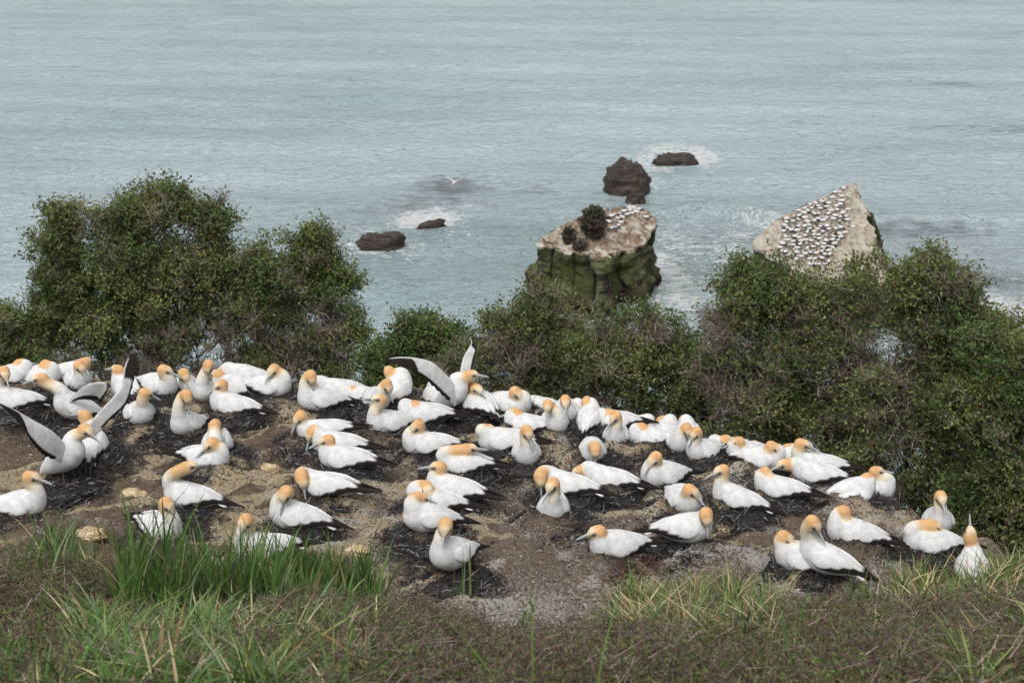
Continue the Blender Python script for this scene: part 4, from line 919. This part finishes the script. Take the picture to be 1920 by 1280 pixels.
# ------------------------------------------------------------------ shrubs: trunk, limbs, twigs and leaf sprays grown through each crown
def leafset(C, size, g, colr, flat=0.0):
    """rhombic leaves at centres C"""
    m = len(C); a = g.normal(0, 1, (m, 3)); a[:, 2] += .35; a /= np.linalg.norm(a, axis=1)[:, None]
    b = np.cross(a, g.normal(0, 1, (m, 3))); b /= np.linalg.norm(b, axis=1)[:, None]
    L = size[:, None]; V = np.stack([C-a*L*.5, C+b*L*.26, C+a*L*.5, C-b*L*.26], 1).reshape(-1, 3)
    return V, np.arange(4*m).reshape(-1, 4), np.repeat(colr, 4, 0)
def shrub(label, Y, rootpx, lobes, green, seed, group='shrubs along the cliff edge', dens=1.0, hue=0.0):
    g = np.random.default_rng(seed); pts = []; lob = []
    for L_ in lobes:
        px, py, rx, ry = L_[:4]; dY = L_[4] if len(L_) > 4 else 0
        c = W(at(px, py, Y+dY)); k = np.linalg.norm(c-[0, 0, CZ])/F*1.0
        rx *= .84; ry *= .84; r = np.array([rx*k, max(.6*(rx+ry)/2*k, .15)+.1, ry*k]); n = int(max(20, 620*dens*r[0]*r[2]))
        d = g.normal(0, 1, (n, 3)); d /= np.linalg.norm(d, axis=1)[:, None]; rad = g.random((n, 1))**.45*(.62+.85*fbm(d*1.9+px*.1, 2, seed)[:, None])*(.85+.35*g.random((n, 1))**2)
        pts.append(c+d*rad*r); lob.append(c)
        ns = 7; sdv = g.normal(0, 1, (ns, 3))*[1, .6, .8]+[0, 0, .9]; sdv /= np.linalg.norm(sdv, axis=1)[:, None]; ln_ = .08+.20*g.random((ns, 1))**2
        for q in (0., .35, .7, 1.): pts.append(c+sdv*r*.76+sdv*ln_*q+g.normal(0, .02, (ns, 3)))
    P = np.concatenate(pts); x0, y0 = W(at(rootpx[0], rootpx[1], Y))[:2]; rz = float(base(np.array([x0]), np.array([y0]))[0])+CZ
    rt = np.array([x0, y0, rz-.1]); P = P[P[:, 2] > base(P[:, 0], P[:, 1])+CZ+.05]
    root = empty('shrub', tuple(rt)); tag(root, label, 'shrub', group); P = P-rt
    dist = np.linalg.norm(P, axis=1); o = np.argsort(dist); P = P[o]; dist = dist[o]; n = len(P); par = np.full(n, -1)
    path = dist.copy()
    for i in range(1, n):
        dd = np.linalg.norm(P[:i]-P[i], axis=1); cost = dd**1.25+.18*path[:i]; 
        j = np.argmin(cost)
        if cost[j] < dist[i]**1.25*.9+.05: par[i] = j; path[i] = path[j]+dd[j]
    cnt = np.ones(n)
    for i in range(n-1, 0, -1):
        if par[i] >= 0: cnt[par[i]] += cnt[i]
    rad_ = np.clip(.0028*np.sqrt(cnt), .0028, .05)
    A = np.where(par[:, None] >= 0, P[np.maximum(par, 0)], np.zeros(3)); B = P; mid = (A+B)/2+g.normal(0, .10, (n, 3))*np.linalg.norm(B-A, axis=1)[:, None]
    ra = np.where(par >= 0, np.minimum(rad_[np.maximum(par, 0)], rad_*1.25), rad_*1.3)
    tr = (cnt > n*.05)
    v1, f1 = tubes(A[tr], mid[tr], ra[tr], rad_[tr], 6); v2, f2 = tubes(mid[tr], B[tr], rad_[tr], rad_[tr]*.9, 6)
    Vm, Fm, Cm = merge([(v1, f1, (.085, .065, .05)), (v2, f2, (.085, .065, .05))]); link('trunk', mesh_np('shrub_trunk', Vm, Fm, Cm), M_TWIG, root)
    nt_ = ~tr; seg = [(A[nt_], mid[nt_], ra[nt_], rad_[nt_]), (mid[nt_], B[nt_], rad_[nt_], rad_[nt_]*.8)]
    bcol = np.array([.15, .115, .09])*(.7+.6*g.random((nt_.sum(), 1))); cols = [bcol, bcol]
    WP = P+rt; gn = .55*(fbm(WP*1.5+seed, 3, seed)-.5)+.75*(fbm(WP*4.2+seed, 2, seed+1)-.5); zz = (P[:, 2]-P[:, 2].min())/(np.ptp(P[:, 2])+1e-6)
    tipn = cnt < 3; gr = np.clip(green+.06+3.0*gn+.6*(zz-.5)+.10*tipn, 0, 1.15)
    K = 16; idx = np.repeat(np.arange(n), K); m = len(idx); d = g.normal(0, 1, (m, 3)); d /= np.linalg.norm(d, axis=1)[:, None]
    out = P-np.array([np.mean(P[:, 0]), np.mean(P[:, 1]), np.mean(P[:, 2])*.6]); out /= np.linalg.norm(out, axis=1)[:, None]; d = d+out[idx]*.7; d /= np.linalg.norm(d, axis=1)[:, None]
    q0 = P[idx]; tw = g.random((m, 1)) < .5; ends = []
    bare = (1-np.clip(gr, 0, 1))[idx]; pal = np.where(g.random((m, 1)) < .35, [[.33, .285, .235]], [[.17, .13, .10]])*(.6+.7*g.random((m, 1)))
    keep = g.random(m) < (.45+.55*bare)
    for s in range(3):
        q1 = q0+d*(.035+.055*g.random((m, 1))); w_ = np.full(m, (.0034, .0027, .0020)[s])
        w_ = w_*(.7+.6*g.random(m)); seg.append((q0[keep], q1[keep], w_[keep], w_[keep]*.75)); cols.append(pal[keep]); ends.append(q1)
        if s: # side thorns
            sd = d+g.normal(0, .9, (m, 3)); sd /= np.linalg.norm(sd, axis=1)[:, None]; k2 = keep & (g.random(m) < .6)
            seg.append((q0[k2], q0[k2]+sd[k2]*.045, w_[k2]*.8, w_[k2]*.4)); cols.append(pal[k2])
        d = d+g.normal(0, .55, (m, 3)); d /= np.linalg.norm(d, axis=1)[:, None]; q0 = q1
    S0, S1, r0, r1 = [np.concatenate([s[k] for s in seg]) for k in range(4)]
    V_, F_ = tubes(S0, S1, r0, r1, 3); link('twigs', mesh_np('shrub_twigs', V_, F_, np.repeat(np.concatenate(cols), 6, 0), False), M_TWIG, root)
    E = np.stack(ends, 1).reshape(-1, 3); ei = np.repeat(idx, 3); p_ = gr[ei]**1.5; reps = 3
    C = np.repeat(E, reps, 0); ci = np.repeat(ei, reps); ok = g.random(len(C)) < np.repeat(p_, reps)*1.0; C = C[ok]+g.normal(0, .020, (ok.sum(), 3)); ci = ci[ok]; m = len(C)
    t = g.random((m, 1)); base_c = np.array([.090, .142, .038]); yel = np.array([.19, .215, .07]); drk = np.array([.046, .078, .027]); brn = np.array([.13, .085, .035])
    cn = np.clip((fbm((C+rt)*2.3, 2, seed+3)-.5)*3+.3+hue, 0, 1)[:, None]
    colr = base_c*(1-cn)+yel*cn; colr = colr*(1-.5*(t < .3))+drk*.5*(t < .3); colr = np.where(g.random((m, 1)) < .06, brn, colr)*(.75+.5*g.random((m, 1)))
    V_, F_, c_ = leafset(C, .024+.026*g.random(m), g, colr); link('leaves', mesh_np('shrub_leaves', V_, F_, c_, False), M_LEAF, root)
    return n, m
SH = [
 ('broad dark shrub at left with pale bare twigs low down and ragged top', 17.4, (300,770), [(125,428,24,30),(128,480,44,45),(215,425,55,45),(300,400,75,38),(385,415,48,34),(250,500,110,75),(375,500,85,75),(115,560,65,60),(200,600,105,75),(340,610,105,85),(80,640,60,50),(250,690,160,50),(440,600,60,80),(430,700,60,50)], .42, 11),
 ('rounded green shrub joined to the right side of the broad dark one', 17.3, (570,770), [(598,478,38,34),(560,535,50,45),(625,545,38,50),(498,520,34,42),(500,590,55,60),(580,620,80,75),(640,640,34,60),(520,690,70,50),(620,705,45,45)], .55, 12),
 ('low green shrub at the far left behind the first birds', 16.9, (-40,760), [(-5,625,36,34),(-70,610,60,50),(8,670,42,35),(-40,700,80,40),(60,700,50,30)], .75, 13),
 ('small dense green shrub behind the flapping bird', 16.7, (780,800), [(792,640,48,34),(738,672,42,32),(775,700,75,48),(832,665,40,34),(720,720,45,35),(800,750,90,40)], .95, 14),
 ('thin twiggy shrub reaching up in front of the flat topped stack', 16.4, (1010,850), [(1000,572,48,26),(1050,598,50,24),(955,615,42,32),(1045,650,75,45),(955,680,80,55),(1060,720,85,60),(895,668,30,30),(960,760,95,50),(1080,790,70,40),(870,720,60,40),(1000,620,50,36)], .28, 15),
 ('mixed brown and bright green shrub below the flat topped stack', 16.0, (1220,880), [(1150,612,45,26),(1228,588,14,16),(1205,622,40,22),(1275,630,48,26),(1170,680,85,62),(1285,700,65,72),(1200,765,100,55),(1300,790,70,50),(1180,830,80,40),(1330,670,34,40),(1110,650,40,40)], .46, 16),
 ('tall brown green shrub in front of the wedge shaped stack', 15.2, (1470,930), [(1390,525,36,26),(1440,520,40,24),(1480,545,70,40),(1560,560,62,36),(1410,600,60,65),(1500,640,100,80),(1585,610,38,55),(1420,715,90,85),(1530,750,85,80),(1390,800,70,55),(1480,840,120,45),(1600,690,48,60),(1590,780,70,60),(1350,690,36,70),(1360,600,32,50),(1570,880,110,50),(1620,530,34,28,.3)], .34, 17),
 ('tallest shrub right of the wedge shaped stack with pale dead stems', 14.6, (1760,1000), [(1752,508,34,26),(1702,535,22,30),(1780,545,45,40),(1715,610,46,60),(1790,640,70,75),(1700,720,70,70),(1660,800,75,70),(1760,790,85,85),(1640,880,80,50),(1740,900,90,60),(1700,950,80,45),(1830,600,50,40),(1830,720,60,70),(1640,740,45,60)], .40, 18),
 ('bushy green shrub filling the right picture edge', 13.9, (1900,1050), [(1868,650,52,40),(1850,740,75,80),(1915,690,55,65),(1880,850,85,85),(1830,940,75,70),(1910,960,70,65),(2000,760,90,110),(2010,900,90,90),(1860,1020,80,50)], .62, 19)]
DOWN = [2, 2, -4, 4, 14, 42, 30, 24, 30]
for (l, Y, r_, lb, gr, sd_), dn in zip(SH, DOWN): shrub(l, Y, r_, [(q[0], q[1]+dn)+tuple(q[2:]) for q in lb], gr, sd_)
# shrubs on the flat topped stack
def stack_shrub(px, py, w_m, h_m, label, seed, gcol, n=2600):
    h = cast(bv1, px, py); g = np.random.default_rng(seed)
    root = empty('shrub', (h[0], h[1], h[2]-.1)); tag(root, label, 'shrub', 'shrubs on the flat topped stack')
    nb = 110; d = g.normal(0, 1, (nb, 3)); d[:, 2] = abs(d[:, 2])+.5; d /= np.linalg.norm(d, axis=1)[:, None]; e = d*[w_m*.55, w_m*.55, h_m*.9]*(.5+.6*g.random((nb, 1)))
    v1, f1 = tubes(np.zeros((nb, 3))+g.normal(0, .1, (nb, 3))*[1, 1, 0], e, np.full(nb, .04), np.full(nb, .02), 4); link('trunk', mesh_np('trunk', v1, f1, np.tile([.16, .13, .11], (len(v1), 1))), M_TWIG, root)
    d = g.normal(0, 1, (n, 3)); d /= np.linalg.norm(d, axis=1)[:, None]; rr = g.random((n, 1))**.5*(.45+1.15*fbm(d*2.2+seed, 3, seed)[:, None]); C = d*rr*[w_m/2, w_m/2, h_m*.5]+[0, 0, h_m*.55]
    lowm = C[:, 2:3] < h_m*.72; colr = np.where(lowm & (g.random((n, 1)) < .8), [.10, .075, .065], gcol)*(.6+.7*g.random((n, 1)))
    V_, F_, c_ = leafset(C, .14+.22*g.random(n), g, colr); link('leaves', mesh_np('leaves', V_, F_, c_, False), M_LEAF, root)
stack_shrub(1112, 446, 2.5, 3.0, 'round topped shrub, biggest one on the flat topped stack', 31, [.07, .07, .035], 4200)
stack_shrub(1067, 458, 1.3, 1.6, 'smaller dark shrub left of the round topped one on the stack', 32, [.05, .05, .03], 1700)
stack_shrub(1087, 470, 1.2, 1.1, 'lowest grey leafless shrub on the front rim of the stack', 33, [.12, .10, .09], 1500)

# ------------------------------------------------------------------ foreground cover on the near slope
tpx = np.linspace(-500, 2420, 74); tpy = np.linspace(980, 1700, 50); TB = np.zeros((50, 74, 3))
for i, b_ in enumerate(tpy):
    for j, a_ in enumerate(tpx): TB[i, j] = hit(a_, b_)
def onhill(px, py):
    u = np.clip((px-tpx[0])/(tpx[1]-tpx[0]), 0, 72.999); v = np.clip((py-tpy[0])/(tpy[1]-tpy[0]), 0, 48.999); i, j = v.astype(int), u.astype(int); fu, fv = (u-j)[:, None], (v-i)[:, None]
    p = (TB[i, j]*(1-fu)+TB[i, j+1]*fu)*(1-fv)+(TB[i+1, j]*(1-fu)+TB[i+1, j+1]*fu)*fv
    p = p.copy(); p[:, 2] = terr(p[:, 0], p[:, 1])+CZ; return p
def blades(B, h, w_, lean, g, colr, curve=.5):
    m = len(B); K = 6; a = g.random(m)*2*math.pi; ld = np.stack([np.cos(a), np.sin(a), 0*a], 1)*(lean*(.4+g.random(m)))[:, None]
    a2 = g.random(m)*math.pi; sd = np.stack([np.cos(a2), np.sin(a2)*.6, 0*a2], 1); V = np.zeros((m, K, 2, 3))
    for k in range(K):
        t = k/(K-1); c = B+np.stack([0*h, 0*h, h*(t-.42*curve*t*t*np.linalg.norm(ld, axis=1)*1.6)], 1)+ld*(h*(t**1.9))[:, None]
        ww = w_*np.interp(t, [0, .3, .8, 1], [.7, 1, .55, .04]); V[:, k, 0] = c-sd*ww[:, None]/2; V[:, k, 1] = c+sd*ww[:, None]/2+[0, 0, .0]
    V = V.reshape(-1, 3); b = (np.arange(m)*2*K)[:, None, None]; q = np.array([[2*k, 2*k+1, 2*k+3, 2*k+2] for k in range(K-1)])[None]
    tt = np.tile(np.repeat(np.arange(K)/(K-1), 2), m)[:, None]; c_ = np.repeat(colr, 2*K, 0)
    return V, (b+q).reshape(-1, 4), c_
GR = np.array([.070, .140, .030]); GY_ = np.array([.17, .215, .06]); GB = np.array([.12, .17, .085]); DRY = np.array([.42, .35, .20]); DRB = np.array([.20, .13, .06])
def field(name, label, specs, seed):
    g = np.random.default_rng(seed); parts = []
    for (x0, x1, y0, y1, n, h, w_, lean, mixw) in specs:
        cl = max(3, n//26); cx, cy = g.uniform(x0, x1, cl), g.uniform(y0, y1, cl); k = g.integers(0, cl, n); px = cx[k]+g.normal(0, 11, n); py = cy[k]+g.normal(0, 6, n); 
        B = onhill(px, py); hh = h*(.35+.75*g.random(n))*(.7+.6*g.random(cl)[k]); pal = np.array([GR, GY_, GB, DRY, DRB]); ch = g.choice(5, n, p=mixw); c = pal[ch]*(.65+.7*g.random((n, 1)))
        V_, F_, c_ = blades(B-[0, 0, .02], hh, w_*1.5*(.6+.7*g.random(n)), np.full(n, lean)*(.5+g.random(n)*1.2), g, c); parts.append((V_, F_, c_))
    V, Fq, C = merge(parts); o = link(name, mesh_np(name, V, Fq, C, True), M_GRASS); tag(o, label, 'grass', kind='stuff')
A_ = [.60, .12, .16, .08, .04]; B_ = [.35, .25, .18, .16, .06]; C_ = [.25, .22, .12, .28, .13]
field('grass', 'tall green grass tufts and dry blades on the near slope', [
 (230,560,1115,1155,1494,.45,.0085,.3,[.72,.08,.12,.05,.03]), (560,700,1130,1165,690,.42,.009,.3,[.72,.08,.12,.05,.03]), (200,520,1108,1140,138,.66,.009,.25,[.5,.1,.3,.06,.04]),
 (40,180,1075,1105,299,.46,.008,.4,A_), (-400,40,1070,1110,575,.25,.007,.5,B_), (120,720,1160,1330,2415,.21,.0075,1.0,B_), (150,640,1190,1330,1724,.23,.008,1.0,A_), (-300,200,1180,1330,1265,.15,.006,.9,A_),
 (600,760,1130,1210,402,.16,.006,.8,B_), (840,1170,1170,1205,69,.18,.007,.5,A_), (1140,1175,1150,1180,16,.27,.009,.4,A_), (845,870,1125,1150,9,.36,.011,.1,A_), (750,800,1130,1160,46,.2,.007,.5,C_),
 (1170,1480,1140,1220,2400,.28,.0075,.85,C_), (1170,1400,1120,1160,299,.22,.007,.6,B_), (1480,1720,1155,1195,598,.16,.007,.6,C_), (1520,1570,1135,1160,46,.27,.009,.4,A_), (1590,1760,1135,1170,598,.24,.0085,.6,B_),
 (1700,1920,1115,1165,1494,.33,.009,.7,C_), (1860,2100,1080,1140,1265,.34,.008,.8,[.35,.2,.1,.25,.1]), (1900,2300,1120,1210,804,.28,.008,.8,C_), (1750,1920,1200,1330,482,.19,.006,1.0,B_), (900,1700,1180,1330,632,.15,.005,1.1,C_), (-100,2000,1180,1400,1724,.12,.004,1.2,C_)], 5)
# heath: a low springy mat of tiny leaves and wiry stems
g = np.random.default_rng(3); n = 210000
yy = 3.3+6.6*g.random(n)**1.0; xx = g.uniform(-1, 1, n)*(.36*yy+1.0); hm = hillz(xx, yy)-plane(xx, yy); pxx = 960+xx/(yy*1.06)*F
edge_ok = (hm > .22+.35*(n2(xx, yy, 2.6, 3, 55)-.5)); xx, yy = xx[edge_ok], yy[edge_ok]; pn = n2(xx, yy, .9, 3, 57); n = len(xx); zb = terr(xx, yy)+CZ
lump = fbm(np.stack([xx*2.2, yy*2.6, 0*xx], -1), 4, 59); th = .02+.19*sstep(.3, .68, lump); u = g.random(n)**.6
C = np.stack([xx, yy, zb+th*u-.01], 1)+g.normal(0, .008, (n, 3)); pn = np.clip((pn-.5)*3.6+.5, 0, 1)[:, None]; fin = fbm(np.stack([xx*11, yy*11, 0*xx], -1), 2, 61)[:, None]
pur = np.array([.135, .095, .082]); olv = np.array([.125, .11, .042]); grn = np.array([.095, .15, .04]); colr = pur*(1-pn)+olv*pn; k_ = (g.random((n, 1)) < (.26+.5*pn*fin)); colr = np.where(k_, grn, colr); colr = np.where(g.random((n, 1)) < .06, [.17, .10, .06], colr)
colr = colr*(.7+.6*g.random((n, 1))); V1, F1, c1 = leafset(C, .008+.012*g.random(n), g, colr)
m = 42000; k = g.integers(0, n, m); P = C[k]; d = g.normal(0, 1, (m, 3)); d[:, 2] = abs(d[:, 2])*.8; d /= np.linalg.norm(d, axis=1)[:, None]; L = (.015+.045*g.random((m, 1)))
V2, F2 = tubes(P-d*L, P+d*L, np.full(m, .0019), np.full(m, .0011)); tc = np.where(g.random((m, 1)) < .3, [.26, .2, .17], [.12, .075, .065])*(.6+.7*g.random((m, 1)))
o = link('heath', mesh_np('heath', np.vstack([V1, V2]), [F1, F2+len(V1)], np.vstack([c1, np.repeat(tc, 6, 0)]), False), M_LEAF); tag(o, 'low wiry brown and olive ground cover on the near slope', 'ground cover', kind='stuff')
# nodding seed heads and big near blades
g = np.random.default_rng(8); B = onhill(np.array([655., 1000, 1110, 60, 430, 980, 1840, 1290, 200, 1640]), np.array([1420., 1400, 1380, 1400, 1450, 1440, 1400, 1420, 1380, 1390])); m = len(B)
V_, F_, c_ = blades(B, .42+.16*g.random(m), np.array([.013, .006, .006, .008, .010, .009, .008, .006, .008, .007]), np.array([.12, .8, .7, .5, 1.1, .9, .9, .8, .7, .8]), g, np.tile([.10, .19, .035], (m, 1)))
o = link('grass', mesh_np('near_blades', V_, F_, c_), M_GRASS); tag(o, 'few long blades of grass nearest the viewer', 'grass', kind='stuff')
